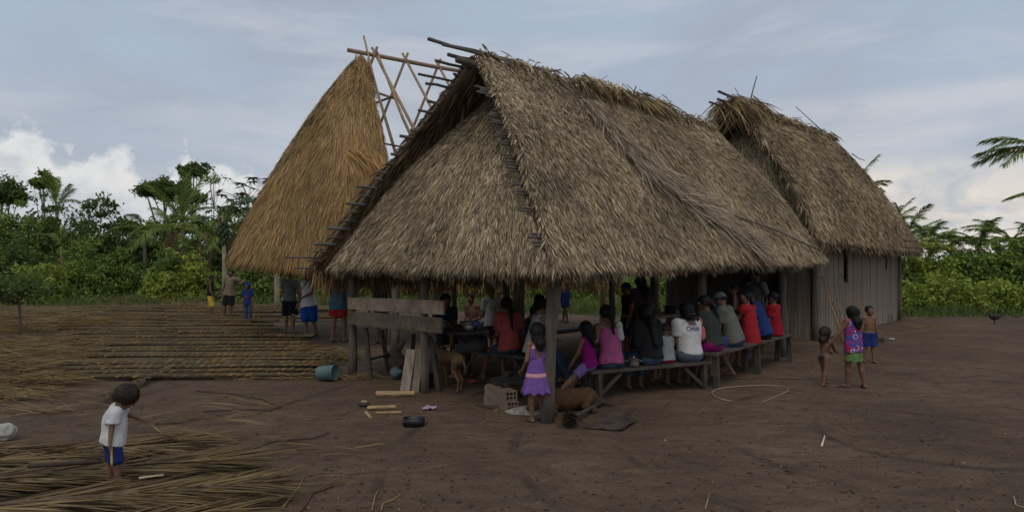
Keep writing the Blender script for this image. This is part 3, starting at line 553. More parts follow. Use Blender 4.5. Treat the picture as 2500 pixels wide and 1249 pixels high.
rl = [(2225, 22.6, 690, 80), (2290, 22.9, 672, 100), (2365, 22.7, 684, 95), (2430, 22.8, 678, 90), (2500, 22.6, 690, 110), (2600, 22.7, 680, 130)]
for k, (u, Y, tv, w) in enumerate(rl): tree('leafy_shrub', 'low shrub with pale yellow-green leaves along the yard edge', 'shrub', u, Y, tv, 770, w, LEAFY, .13, 60, 60, group='pale shrubs along the yard edge', spread=.24, hollow=.5, trunk=.03, aspect=.6)
# small dense shrub on a thin stem by the straw
t = thing('small_tree', 'small tree with a dense dark flat crown on one thin stem by the straw heaps', 'tree', G(47, 832)); cc, p = clumps((-.35, 0, 1.12), (.95, .85, .38), 70, 110, 777, .16, .4, .7)
leaves('crown', p, .07, LEAFD, t, 778); m = MB(); m.tube([(0, 0, -.05), (.02, 0, .35), (-.02, .02, .8), (-.1, 0, 1.1)], [.035, .03, .028, .02], 7, jit=.1)
for q in cc[::9]: m.tube([(-.05, .01, .85), tuple((np.array((-.05, .01, .9))+q)/2), tuple(q)], [.016, .012, .006], 5)
m.build('trunk', BARK, t, True)

# palms: a frond is a part that copies share
def frond_mesh(L, droop, nl, ll, seed, w=.035, curl=.5, stem=.25, sweep=.55):
    r = np.random.RandomState(seed); s = np.linspace(0, 1, 14); sx = L*(s-.10*droop*s**3); sz = L*(.38*s*(1.2-droop*.5)-droop*.62*s**2.1); R_ = np.stack([sx, np.zeros(14), sz], 1)
    q = np.linspace(stem, .995, nl); q = np.concatenate([q, q]); sg = np.concatenate([np.ones(nl), -np.ones(nl)]); m = len(q)
    base = np.stack([np.interp(q, s, R_[:, k]) for k in range(3)], 1); tn = nrm(np.stack([np.interp(q, s, np.gradient(R_[:, k])) for k in range(3)], 1))
    lat = np.zeros((m, 3)); lat[:, 1] = sg; d = nrm(lat+tn*(sweep+.9*(q[:, None]-stem))+r.normal(0, .10, (m, 3))+np.array([0, 0, .12]))
    ln = ll*np.sin(np.pi*np.clip(.12+.80*(q-stem)/(1-stem), 0, 1))**.7*r.uniform(.85, 1.1, m); b = np.zeros((m, 3)); b[:, 2] = -curl*r.uniform(.7, 1.4, m)
    side = nrm(np.cross(d, np.array([0, 0, 1.0])[None]+r.normal(0, .35, (m, 3)))); wd = np.full((m, 1), w); mid = base+d*ln[:, None]*.5+b*ln[:, None]*.2; tip = base+d*ln[:, None]*.95+b*ln[:, None]*.85
    V = np.empty((m, 5, 3)); V[:, 0] = base-side*wd*.3; V[:, 1] = base+side*wd*.3; V[:, 2] = mid+side*wd*.5; V[:, 3] = mid-side*wd*.5; V[:, 4] = tip
    i = np.arange(m)[:, None]*5; mb = MB(); mb.tube(R_[:, :], list(.030*L/2*(1-.85*s)+.004), 5); V2 = np.array([tuple(v) for v in mb.v]); off = m*5
    Q = [(i+np.array([[0, 1, 2, 3]]))]; qs = np.array([f for f in mb.f if len(f) == 4])+off
    col = np.concatenate([np.repeat(r.uniform(.65, 1.3, (m, 1))*np.ones((1, 3)), 5, axis=0), np.tile([[1.0, .95, .7]], (len(V2), 1))])
    me = np_mesh('frond', np.concatenate([V.reshape(-1, 3), V2]), np.concatenate([Q[0], qs]), i+np.array([[3, 2, 4]]), col); return me
FR = [frond_mesh(2.6, d, 46, .62, 60+k, .048, .5) for k, d in enumerate((.55, .9, 1.2, .25))]
for f in FR: f.materials.append(LEAFP)
FRD = [frond_mesh(2.3, 1.5, 22, .6, 70, .05, .8)]; FRD[0].materials.append(mt('dead_frond', (.22, .16, .07), .9, .3, 3, 0, attr='tone'))
def palm(label, u, v, Y, n=12, sc=1.0, dead=0, upright=.0, group='palms among the forest edge', name='palm_tree', arc=None):
    SEED[0] += 1; r = random.Random(SEED[0]); c = P(u, v, Y); t = thing(name, label, 'palm', (c.x, c.y, 0), 0, group)
    m = MB(); m.tube([(0, 0, -.1), (.04, .02, c.z*.5), (0, 0, c.z)], [.16*sc, .12*sc, .10*sc], 8, jit=.06); m.build('trunk', BARK, t, True)
    for k in range(n+dead):
        o = bpy.data.objects.new('frond', FRD[0] if k >= n else FR[3 if r.random() < upright else r.randrange(3)]); COL.objects.link(o); o.parent = t; o.location = (0, 0, c.z)
        az = (k*2.4+r.uniform(-.3, .3)) if arc is None else r.uniform(*arc); up = r.uniform(-.1, .75)+upright*.7 if k < n else -.9; o.rotation_euler = (r.uniform(-.3, .3), -up, az); s = sc*r.uniform(.75, 1.15); o.scale = (s, s, s)
palm('drooping palm with dead brown fronds at the dark hollow', 420, 560, 33, 11, .9, 5); palm('upright feathery palm under the umbrella tree', 445, 540, 35, 9, 1.0, 0, .7); palm('yellowish palm just behind the papaya', 505, 565, 31, 12, .9, 2); palm('small palm at the dip of the forest', 352, 560, 36, 9, .8); palm('palm tucked beside the grass roof edge', 570, 575, 31, 10, .8)
palm('feathery young palm in front of the widest dark tree', 150, 600, 34, 8, .7, 0, .4); palm('thin palm sprout above the forest bank by the slim tree', 138, 505, 40, 7, .8, 0, .8)
palm('palm whose fan of fronds shows over the plank house roof', 2066, 478, 30, 14, .85, 0, .2); palm('feathery palm beside the plank house eave', 2160, 560, 31, 13, .75, 0, .4); palm('slim palm leaning in the row past the house', 2212, 580, 32, 11, .72, 0, .3); palm('young palm above the green bushes', 2268, 590, 32, 11, .75); palm('young palm at the middle of the palm thicket', 2325, 592, 33, 12, .8)
palm('low palm in the thicket under the wires', 2390, 600, 31, 11, .8); palm('full palm with arching bright fronds near the edge', 2470, 585, 29, 15, .8, 1); palm('palm beyond the full bright one', 2545, 600, 30, 14, .9, 2); palm('tall palm leaning its long fronds into the open sky', 2552, 372, 18, 18, .62, 1, .05); palm('palm at the far end of the thicket', 2660, 500, 28, 13, 1.2)

# papayas: lobed leaves on long stalks, fruit in a cluster
def lobed_leaf(seed, s=.34):
    r = random.Random(seed); out = []; n = 7
    for i in range(n):
        a = -2.3+4.6*i/(n-1); out.append((a, 1.0*(1-.18*abs(a)/2.3)));
        if i < n-1: out.append((a+4.6/(n-1)/2, .38))
    V = [(0, 0, 0)]+[(s*k*math.cos(a), s*k*math.sin(a), -s*.25*k*k+r.uniform(-.02, .02)) for a, k in out]; me = bpy.data.meshes.new('leaf')
    me.from_pydata(V, [], [(0, i, i+1) for i in range(1, len(V)-1)]); me.update(); set_col(me, np.ones((len(V), 3))*r.uniform(.7, 1.2)); me.materials.append(mt('papaya_leaf', (.055, .095, .03), .6, .3, 3, 0, attr='tone', transl=.2)); return me
LL = [lobed_leaf(k) for k in range(3)]
fm = MB(); fm.ball((0, 0, 0), (.062, .062, .085), 8); FRUIT = fm.mesh('fruit'); FRUIT.materials.append(mt('green_fruit', (.06, .09, .03), .5, .3, 6, .1)); FRUIT.polygons.foreach_set('use_smooth', [True]*len(FRUIT.polygons))
def papaya(label, base, H, n, fruits, seed, reach=1.0):
    r = random.Random(seed); t = thing('papaya_tree', label, 'papaya tree', base); m = MB(); m.tube([(0, 0, -.1), (.03, 0, H*.5), (-.02, 0, H)], [.082, .07, .055], 9, jit=.04); m.build('trunk', mt('papaya_bark', (.36, .31, .21), .85, .3, 6, .4), t, True)
    for k in range(n):
        az = k*2.4+r.uniform(-.3, .3); el = r.uniform(-.15, 1.0); L_ = reach*r.uniform(.6, 1.05); d = Vector((math.cos(az)*math.cos(el), math.sin(az)*math.cos(el), math.sin(el))); q = Vector((0, 0, H-.02*k)); e = q+d*L_
        pm = MB(); pm.tube([q, q.lerp(e, .6)+Vector((0, 0, .05)), e], [.014, .011, .008], 5); st = pm.build('leaf_stalk', mt('papaya_stalk', (.2, .22, .07), .7, .2, 4, 0), t)
        o = bpy.data.objects.new('leaf', LL[k % 3]); COL.objects.link(o); o.parent = st; o.location = e; o.rotation_euler = (r.uniform(-.4, .4), .35-el*.4+r.uniform(-.3, .5), az); s = r.uniform(.75, 1.25); s *= reach; o.scale = (s, s, s)
    for k in range(fruits):
        az = k*2.4; z = H-.25-.75*(k/fruits); rr = .10+.055*math.sin(math.pi*min(1, k/fruits*1.1)); o = bpy.data.objects.new('fruit', FRUIT); COL.objects.link(o); o.parent = t; o.location = (rr*math.cos(az), rr*math.sin(az), z); o.rotation_euler = (r.uniform(-.3, .3), r.uniform(-.3, .3), 0); s = r.uniform(.75, 1.2); o.scale = (s, s, s)
pb = G(546, 772); papaya('papaya tree with a heavy cluster of green fruit beside three boys', pb, 3.45, 20, 38, 5, 1.0)
papaya('papaya without fruit, big lobed leaves against the sky by the grass roof', Vector((-13.2, 30.5, 0)), 5.2, 22, 0, 6, 1.5)
papaya('papaya behind the grass roof showing only its top leaves', Vector((-12.2, 29.8, 0)), 4.8, 18, 0, 8, 1.4)
# grass along the edges
def grass(name, label, n, xr, yr, L, mat, seed, fade):
    r = np.random.RandomState(seed); x = r.uniform(*xr, n); y = yr[0]+(yr[1]-yr[0])*r.rand(n)**.8; cl = np.sin(x*1.7+seed)*np.sin(y*2.1+x*.4); k = (cl+r.normal(0, .5, n)) > -.45; x, y = x[k], y[k]; n = len(x)
    d = nrm(np.stack([r.normal(0, .35, n), r.normal(0, .35, n), np.ones(n)], 1)); s = nrm(np.stack([r.normal(0, 1, n), r.normal(0, .3, n), np.zeros(n)], 1)); b = np.stack([r.normal(0, .5, n), r.normal(0, .4, n), -.3*np.ones(n)], 1)
    c = r.uniform(.6, 1.4, (n, 1))*np.array([[1, 1, 1]]); ll = L*r.uniform(.4, 1.3, n)*np.clip((y-yr[0])/fade, .3, 1)
    o = blades(name, np.stack([x, y, np.zeros(n)-.01], 1), d, s, ll, .035, b, c, mat); tag(o, label, 'grass', kind='stuff')
GR1 = leaf_mat('grass_blade', (.12, .155, .04))
grass('grass', 'rough green grass between the mats and the forest', 15000, (-30, -4), (25.6, 31), .5, GR1, 81, 1.2)
grass('grass', 'green grass strip in front of the pale shrubs', 9000, (9.5, 24), (20.3, 24), .42, GR1, 82, 1.0)
grass('grass', 'grass growing beyond the shelter and the grass house', 9000, (-4, 9.5), (21.5, 29), .42, GR1, 83, 1.5)
# ---------------------------------------------------------------- plaited palm mats drying in the yard
def mat_mesh(L, seed):
    r = np.random.RandomState(seed); mb = MB(); mb.tube([(-L/2, 0, .05), (-L/4, .012, .055), (0, -.01, .05), (L/4, .01, .052), (L/2, 0, .04)], [.036, .042, .04, .036, .022], 6, (.72, .72, .62)); n = int(L/.062)
    for i in range(n):
        x = -L/2+.1+(L-.15)*i/n; k = r.uniform(.75, 1.2); g = np.array([.62, .57, .42])*k*(.7+.5*((i//3) % 2)); w = .026*r.uniform(.8, 1.2); sx = .16*r.uniform(.8, 1.2); lg = .34*r.uniform(.9, 1.08)
        pts = [(x, .0, .05), (x+sx*.5, lg*.34, .012+.02*(i % 2)), (x+sx, lg*.68, .012+.02*((i+1) % 2)), (x+sx*1.5+r.normal(0, .015), lg, .015)]
        for a in range(3):
            p, q = np.array(pts[a]), np.array(pts[a+1]); e = np.array([w, -w*.3, 0]); wq = 1.0 if a < 2 else .25; mb.add([p-e, p+e, q+e*wq, q-e*wq], [(0, 1, 2, 3)], tuple(g*1.2 if a == 1 else g))
        if i % 2 == 0 and r.rand() < .9:    # the pale tail of a leaflet folded back beside the rib
            gold = np.array([2.2, 1.62, .88])*r.uniform(.35, 1.1); p = np.array([x, -.042, .052+r.uniform(0, .02)]); q = p+np.array([.085*r.uniform(.7, 1.3), -.008, .022]); e = np.array([.0, .004, .013]); mb.add([p-e, p+e, q+e*.4, q-e*.4], [(0, 1, 2, 3)], tuple(gold))
            if r.rand() < .5: p = p+np.array([.05, .15, -.01]); q = p+np.array([.10, .02, .012]); e = np.array([.0, .012, .003]); mb.add([p-e, p+e, q+e*.3, q-e*.3], [(0, 1, 2, 3)], tuple(gold*.7))
    me = mb.mesh('plaited_mat', True); me.materials.append(mt('palm_plait', (.128, .101, .063), .85, .3, 3, 0, attr='tone')); return me
MM = [mat_mesh(4.2, 200+k) for k in range(4)]+[mat_mesh(4.9, 210+k) for k in range(3)]
def mat_row(u0, v0, u1, v1, label=None, up=0.0):
    A, B = G(u0, v0), G(u1, v1); L = (B-A).length; me = rnd.choice(MM[:4] if L < 4.6 else MM[4:]); o = bpy.data.objects.new('plaited_mat', me); COL.objects.link(o); c = (A+B)/2
    o.location = (c.x, c.y, .004+up); o.rotation_euler = (rnd.uniform(.0, .05), 0, math.atan2(B.y-A.y, B.x-A.x)); s = L/(4.2 if me in MM[:4] else 4.9); o.scale = (s, rnd.uniform(1.0, 1.35), rnd.uniform(.9, 1.3)); tag(o, label, 'mat', 'plaited palm mats laid in rows'); return o
yy = 9.0; k = 0
while yy < 25.5:
    v = HZ+CAMH*F/yy; f = (yy-9)/16.5; ul = 108+rnd.uniform(-12, 25)+70*min(1, f*1.6)+(30 if 9.6 < yy < 12.5 else 0); ur = 815-20*f+rnd.uniform(-25, 15)
    if yy > 12: ur = 800-min(1, (yy-12)/3)*95+rnd.uniform(-25, 10)
    if yy > 15.5: ur = 640+rnd.uniform(-30, 40)
    if yy > 20: ur = 620+rnd.uniform(-20, 240)
    lab = 'outermost plaited palm mat, next to the open earth' if k == 0 else ('long plaited palm mat lying in the rows between the straw and the shelter' if yy < 13 else 'plaited palm mat in the rows towards the grass edge')
    Lr = (G(ur, v)-G(ul, v)).length
    if Lr < 5.6: mat_row(ul, v+rnd.uniform(-1, 3)*(9/yy), ur, v-rnd.uniform(2, 12)*(9/yy), lab, rnd.uniform(0, .02))
    else:
        n = int(math.ceil(Lr/4.9))
        for j in range(n): mat_row(ul+(ur-ul)*j/n, v, ul+(ur-ul)*(j+1.04)/n, v, lab, rnd.uniform(0, .05))
    yy += .31+.010*yy*rnd.uniform(.5, 1.4); k += 1
for j, (u, v) in enumerate(((800, 772), (815, 778), (800, 785), (830, 765))): mat_row(u-110, v, u+70, v-1, 'plaited palm mat stacked behind the men under the grass roof', .03*j)
# straw: heaps nobody could count
STRAW = mt('dry_straw', (.235, .17, .088), .9, .3, 2, 0, attr='tone')
def straw(name, label, spots, seed, cat='straw'):
    r = np.random.RandomState(seed); B, D, Ls, Cc = [], [], [], []
    for (u, v, w, dpt, n, ang, L, h) in spots:
        c = np.array(G(u, v)); p = np.stack([r.normal(0, w, n), r.normal(0, dpt, n), np.abs(r.normal(0, h, n))], 1)+c; a = ang+r.normal(0, .35, n); B.append(p); D.append(np.stack([np.cos(a), np.sin(a), r.normal(.03, .12, n)], 1)); Ls.append(L*r.uniform(.4, 1.4, n)); Cc.append(r.uniform(.45, 1.3, (n, 1))*np.array([[1, .98, .9]]))
    B = np.concatenate(B); D = nrm(np.concatenate(D)); n = len(B); Ls = np.concatenate(Ls); bend = np.stack([r.normal(0, .1, n), r.normal(0, .1, n), -.12*np.ones(n)], 1)
    tipz = B[:, 2]+D[:, 2]*Ls+bend[:, 2]*Ls*.5; B[:, 2] += np.maximum(0, .01-tipz)
    o = blades(name, B, D, nrm(np.cross(D, r.normal(0, 1, (n, 3)))), Ls, .0085, bend, np.concatenate(Cc), STRAW); tag(o, label, cat, kind='stuff')
straw('straw', 'heaped dry palm straw at the ends of the mat rows', [(20, 945, .32, .16, 900, .5, .6, .06), (-30, 900, .5, .3, 1300, .25, .7, .09), (40, 885, .30, .25, 900, .2, .6, .08), (-40, 860, .6, .4, 1300, .15, .8, .09), (80, 845, .35, .3, 800, .1, .7, .09), (20, 810, .6, .5, 1200, .3, .8, .13), (120, 800, .5, .45, 1200, .4, .8, .13), (60, 775, 1.0, .8, 1300, .15, .9, .13), (190, 800, .35, .4, 700, .7, .6, .14), (-90, 900, .7, .7, 1100, .3, .8, .1), (5, 972, .3, .10, 300, .2, .45, .03)], 301)
straw('straw', 'scattered straw around the shelter end of the mats', [(825, 880, .16, .35, 380, 1.2, .35, .03), (790, 862, .25, .15, 220, .2, .35, .03), (850, 925, .14, .06, 120, .3, .3, .02), (720, 858, .4, .25, 200, .3, .35, .04), (600, 925, .9, .06, 260, .1, .3, .02)], 302)
straw('straw', 'low brown brush pile at the grass edge beyond the mats', [(400, 742, 1.6, .5, 900, .1, 1.0, .16), (330, 738, 1.0, .4, 500, .3, 1.0, .12), (480, 748, 1.0, .3, 400, .1, .8, .08)], 303)
straw('straw', 'wisps of straw lying on the bare earth by the toddler', [(420, 1030, .5, .12, 26, .25, .5, .004), (560, 985, .5, .1, 22, -.2, .5, .004), (650, 1110, .5, .15, 24, .5, .5, .004), (60, 1010, .4, .12, 40, .2, .45, .01), (450, 1080, .35, .1, 40, .4, .5, .01), (700, 1200, .5, .2, 18, .9, .4, .004)], 304)
# the dry fronds in front
def dry_frond(tip, butt, w, label, seed, nl=80, lift=.05):
    r = np.random.RandomState(seed); A, B = np.array(G(*butt)), np.array(G(*tip)); t = thing('dry_palm_frond', label, 'palm frond', (0, 0, 0), 0, 'dry palm fronds on the ground'); ax = (B-A)/np.linalg.norm(B-A); L = np.linalg.norm(B-A); la = np.cross([0, 0, 1.0], ax)
    m = MB(); m.tube([Vector(A+(B-A)*s)+Vector((0, 0, lift+.03*math.sin(3*s+seed))) for s in np.linspace(0, .93, 9)], [.013*(1-.8*s)+.003 for s in np.linspace(0, 1, 9)], 6); m.build('midrib', mt('frond_midrib', (.12, .08, .05), .8, .3, 4, .3), t, True)
    nl = int(nl*3.4); s = np.sort(r.uniform(.04, .98, nl*2)); sg = np.where(r.rand(nl*2) < .5, 1, -1)[:, None]; n = nl*2; p = A+(B-A)*s[:, None]+np.array([0, 0, lift])+r.normal(0, .012, (n, 3)); d = nrm(ax+la*sg*r.uniform(.16, .62, n)[:, None]+np.array([0, 0, 1.0])*r.uniform(-.02, .05, n)[:, None]); ln = w*r.uniform(.6, 1.15, n)*(1-.35*s)
    b = np.stack([r.normal(0, .05, n), r.normal(0, .05, n), -.02*np.ones(n)], 1); p[:, 2] = np.maximum(p[:, 2], .02); o = blades('leaflets', p, d, nrm(np.cross(d, [0, 0, 1.0])+np.array([0, 0, 1.0])*r.normal(0, .5, n)[:, None]), ln, .012*r.uniform(.5, 1.5, n), b, r.uniform(.45, 1.35, (n, 1))*np.array([[1, .93, .78]]), mt('dry_leaflet', (.175, .13, .072), .85, .3, 2, 0, attr='tone'), t); o['kind'] = 'stuff'
dry_frond((470, 1085), (-140, 1160), .75, 'dry brown palm frond lying behind the toddler', 401, 120); dry_frond((560, 1140), (-200, 1215), .85, 'dry palm frond under the toddler feet', 402, 150, .07); dry_frond((620, 1210), (-160, 1290), .85, 'dry palm frond with a long dark bare midrib', 403, 150, .09); dry_frond((560, 1270), (-120, 1360), .8, 'dry palm frond half outside the pile', 404, 140, .06); dry_frond((420, 1110), (-220, 1120), .7, 'thin dry palm frond at the back of the pile', 405, 90, .05)
dry_frond((250, 985), (420, 905), .35, 'brown frond tip resting on the mats behind the toddler head', 406, 40, .09)
def stick(name, pts, r_, mat, label, cat='stick', group=None):
    m = MB(); k = len(pts)-1; m.tube(pts, [r_*(1-.35*i/k) for i in range(k+1)], 6, jit=.1); return tag(m.build(name, mat, None, True), label, cat, group)
def gz(u, v, z=.012): p = G(u, v); p.z = z; return p
DARKST = mt('dark_stick', (.07, .05, .04), .9, .4, 6, .5); YEL = mt('yellow_stalk', (.27, .21, .08), .8, .3, 6, .3); WOODL = mt('split_wood', (.40, .27, .14), .85, .35, 5, .6, stretch=(1, 6, 6))
stick('stick', [gz(70, 1190, .17), gz(150, 1185, .17), gz(250, 1172, .15)], .022, DARKST, 'thick dark stick lying across the dry fronds')
stick('stalk', [gz(340, 1205, .12), gz(400, 1200, .13)], .008, mt('pale_wood', (.55, .45, .32), .8, .3, 8, .3), 'short pale split stalk on the fronds')
stick('stalk', [gz(310, 1105), gz(400, 1075), gz(450, 1058)], .014, YEL, 'yellow stalk reaching out of the fronds beyond the toddler', group='yellow stalks'); stick('stalk', [gz(505, 1155), gz(610, 1168), gz(628, 1150), gz(580, 1158)], .012, YEL, 'bent yellow stalk with a sharp kink at the frond tips', group='yellow stalks'); stick('stalk', [gz(440, 1132), gz(530, 1130), gz(555, 1120)], .011, YEL, 'yellow stalk looped at its end on the fronds', group='yellow stalks'); stick('stalk', [gz(395, 1060), gz(370, 1040)], .01, YEL, 'short yellow stalk by the toddler hand', group='yellow stalks')
for k, pts in enumerate((((480, 955), (570, 962), (640, 975), (685, 998)), ((495, 1005), (580, 1000), (660, 1003), (688, 993)), ((700, 1075), (760, 1072), (805, 1058)), ((605, 1100), (680, 1075)), ((735, 1249), (765, 1205), (815, 1188)), ((690, 1240), (730, 1190), (745, 1160)), ((380, 1035), (440, 1033), (490, 1022)))):
    stick('twig', [gz(u, v, .008) for u, v in pts], .007+.002*(k < 2), DARKST if k not in (5,) else YEL, ('long dark twig on the bare earth behind the toddler', 'second dark twig crossing near the first', 'thin forked twig on open earth', 'straight twig half buried in the earth', 'curled dark twig on bare earth beyond the frond tips', 'thin yellow stem curving over the earth', 'short dark twig beside the yellow stalks')[k], 'twig')
stick('vine_hoop', [gz(u, v, .014) for u, v in ((1785, 981), (1760, 976), (1743, 969), (1737, 960), (1746, 953), (1768, 948), (1800, 945), (1830, 943), (1865, 942), (1895, 943), (1915, 946), (1925, 951), (1921, 958), (1905, 965), (1885, 973), (1862, 984))], .008, mt('pale_vine', (.34, .28, .18), .8, .25, 6, .2), 'pale vine bent into an open hoop on the earth', 'vine')
stick('stick', [gz(2006, 1091), gz(2014, 1065)], .010, mt('white_stick', (.62, .54, .4), .8, .2, 6, .2), 'short pale peeled stick on open earth')
stick('fibre', [gz(908, 1249), gz(915, 1215), gz(925, 1196)], .005, YEL, 'thin yellow fibre strand curving on the earth', 'fibre'); stick('fibre', [gz(930, 1249), gz(935, 1232), gz(960, 1222), gz(975, 1212), gz(960, 1195)], .005, YEL, 'kinked yellow fibre strand beside the curving one', 'fibre'); stick('fibre', [gz(2475, 1215), gz(2480, 1235), gz(2510, 1245)], .006, mt('pale_vine2', (.42, .35, .22), .8, .25, 6, .2), 'pale curled fibre at the outer edge of the yard', 'fibre'); stick('twig', [gz(1722, 1245), gz(1733, 1205), gz(1725, 1208)], .004, WOODL, 'tiny pale twig on open earth', 'twig')
# crumbs of leaf and pebble
def crumbs():
    r = np.random.RandomState(500); n = 4200; Y = 3.9+15*r.rand(n)**1.5; X = r.uniform(-.95, .95, n)*Y; p = np.stack([X, Y, np.full(n, .003)], 1); a = r.rand(n)*6.28; d = np.stack([np.cos(a), np.sin(a), r.uniform(0, .3, n)], 1); light = r.rand(n) < .10
    c = np.where(light[:, None], np.array([[2.2, 1.9, 1.4]]), np.array([[.35, .3, .25]]))*r.uniform(.5, 1.2, (n, 1)); s = nrm(np.cross(d, [0, 0, 1.0])+r.normal(0, .3, (n, 3)))
    o = blades('litter', p, nrm(d), s, r.uniform(.01, .055, n), r.uniform(.008, .022, n), np.zeros((n, 3)), c, mt('crumb', (.14, .11, .08), .9, .3, 4, 0, attr='tone')); tag(o, 'crumbs of dry leaf, twig and stone strewn over the earth', 'litter', kind='stuff')
crumbs()

# ---------------------------------------------------------------- things around the fire and the table
def board(name, A, B, w, th, up, mat=PLANK, parent=None, tone=None):
    A, B = Vector(A), Vector(B); d = B-A; L_ = d.length; d.normalize(); up = Vector(up); s = d.cross(up).normalized(); up = s.cross(d).normalized(); m = MB(); tone = tone or rnd.uniform(.8, 1.2)
    n = 6; vs, fs = [], []
    for i in range(n+1):
        c = A+d*L_*i/n; ww = w*(1+rnd.uniform(-.04, .04)); tt = th*(1+rnd.uniform(-.06, .06)); bv = min(th, w)*.15
        for (x, z) in ((-ww/2+bv, -tt/2), (ww/2-bv, -tt/2), (ww/2, -tt/2+bv), (ww/2, tt/2-bv), (ww/2-bv, tt/2), (-ww/2+bv, tt/2), (-ww/2, tt/2-bv), (-ww/2, -tt/2+bv)): vs.append(c+s*x+up*z)
    for i in range(n):
        for q in range(8): fs.append((i*8+q, i*8+(q+1) % 8, (i+1)*8+(q+1) % 8, (i+1)*8+q))
    fs.append(tuple(reversed(range(8)))); fs.append(tuple(n*8+q for q in range(8))); m.add(vs, fs, (tone, tone, tone)); return m.build(name, mat, parent, colored=True)
BENCHW = mt('bench_board', (.066, .054, .044), .85, .4, 3, .7, bscale=12, attr='tone')
# kitchen table between the front posts
tb = thing('work_table', 'rough plank work table with splayed legs between the front posts', 'table')
TA, TB_ = AB(.30, 3.95, .80), AB(.42, 1.75, .80)
for k in range(2): board('top_board', TA+(AB(.22*k, 0)-AB(0, 0)), TB_+(AB(.22*k, 0)-AB(0, 0)), .21, .035, (0, 0, 1), BENCHW, tb)
for (u0, v0, z0, u1, v1) in ((893, 800, .78, 905, 925), (932, 805, .78, 948, 905), (1010, 815, .78, 1003, 915), (1050, 820, .78, 1072, 955)):
    f = G(u1, v1); board('leg', f+Vector((0, 0, -.03)), P(u0, v0, f.y), .075, .06, (1, 0, 0), BENCHW, tb)
f0, f1 = G(905, 925), G(948, 905); board('stretcher', f0+Vector((-.03, .0, .30)), f1+Vector((.0, 0, .26)), .06, .03, (0, 0, 1), BENCHW, tb)
RAILW = mt('rail_board', (.19, .145, .10), .9, .4, 5, .8, bscale=9, attr='tone')
rl_ = thing('board_rail', 'two weathered boards nailed across the front posts above the table', 'rail'); an_ = AB(-.09, 0)-AB(0, 0)
board('upper_board', AB(-.10, 4.02, 1.13), AB(-.06, 1.72, 1.17), .185, .03, AB(-1, 0)-AB(0, 0), RAILW, rl_, 1.25); board('lower_board', AB(-.10, 4.02, .91), AB(-.06, 1.76, .935), .205, .03, AB(-1, 0)-AB(0, 0), RAILW, rl_, .62)
for k, (u, ub, w, tn) in enumerate(((1004, 988, .13, 1.25), (1026, 1014, .10, 1.0))): tag(board('leaning_plank', gz(ub, 957, .0), P(u, 852, 8.35), w, .028, (0, -1, .3), PLANK, None, tn), ('wide pale-streaked plank leaning against the table', 'narrow plank leaning beside the wide one')[k], 'plank')
def chunk(name, A, B, w, h, label, cat='firewood', mat=WOODL, group=None):
    A, B = Vector(A), Vector(B); d = (B-A); L_ = d.length; d.normalize(); s = d.cross(Vector((0, 0, 1))); m = MB(); vs, fs = [], []
    for i in range(7):
        c = A+d*L_*i/6
        for q in range(7):
            t = 2*math.pi*q/7; vs.append(c+s*math.cos(t)*w/2*rnd.uniform(.85, 1.1)+Vector((0, 0, h/2+math.sin(t)*h/2*rnd.uniform(.85, 1.05))))
    for i in range(6):
        for q in range(7): fs.append((i*7+q, i*7+(q+1) % 7, (i+1)*7+(q+1) % 7, (i+1)*7+q))
    fs += [tuple(reversed(range(7))), tuple(42+q for q in range(7))]; m.add(vs, fs); return tag(m.build(name, mat), label, cat, group)
chunk('split_log', gz(918, 968, 0), gz(1012, 966, 0), .09, .075, 'reddish split log lying in front of the leaning planks'); chunk('firewood', gz(897, 1000, 0), gz(966, 998, 0), .06, .05, 'thicker pale firewood stick with a charred end', group='firewood'); chunk('firewood', gz(918, 1010, 0), gz(981, 1009, 0), .035, .03, 'thin pale firewood stick beside the thick one', group='firewood'); chunk('firewood', gz(893, 1008, 0), gz(905, 1022, 0), .04, .03, 'short chip of pale wood lying crosswise', group='firewood')
m = MB(); m.ball((0, 0, .035), (.07, .05, .035), 10); m.build('husk_shell', DARKST); hk = bpy.data.objects['husk_shell']; hk.location = gz(887, 992, 0); tag(hk, 'dark charred husk lying by the firewood', 'husk'); m = MB(); m.ball((.01, 0, .06), (.045, .035, .018), 8); m.build('husk_flesh', WOODL, hk)
# black dish cut from a tyre-like rubber tray
m = MB(); n = 28; prof = [(.0, .012), (.80, .012), (.86, .03), (.90, .085), (1.0, .085), (1.03, .04), (.97, .0), (0, .0)]; vs = []; fs = []
for (k, z) in prof:
    for q in range(n):
        t = 2*math.pi*q/n; vs.append((math.copysign(abs(math.cos(t))**.8, math.cos(t))*.115*k, math.copysign(abs(math.sin(t))**.8, math.sin(t))*.085*k, z))
for i in range(len(prof)-1):
    for q in range(n): fs.append((i*n+q, i*n+(q+1) % n, (i+1)*n+(q+1) % n, (i+1)*n+q))
m.add(vs, fs); o = m.build('feeding_dish', mt('black_rubber', (.012, .012, .013), .35, .3, 8, .1), None, True); o.location = gz(1010, 1038, 0); tag(o, 'oval black rubber dish on the bare earth', 'dish')
def wrapper(u, v, col, label, s=.1, seed=1):
    r = random.Random(seed); m = MB(); n = 6
    vs = [((i/n-.5)*s*1.6+r.uniform(-.01, .01), (j/n-.5)*s+r.uniform(-.01, .01), .012+abs(r.gauss(0, .018))) for i in range(n+1) for j in range(n+1)]; fs = [(i*(n+1)+j, (i+1)*(n+1)+j, (i+1)*(n+1)+j+1, i*(n+1)+j+1) for i in range(n) for j in range(n)]
    m.add(vs, fs); o = m.build('wrapper', mt('wrap_%d' % seed, col, .35, .5, 30, .3)); o.location = gz(u, v, 0); o.rotation_euler = (0, 0, r.uniform(0, 3)); tag(o, label, 'wrapper')
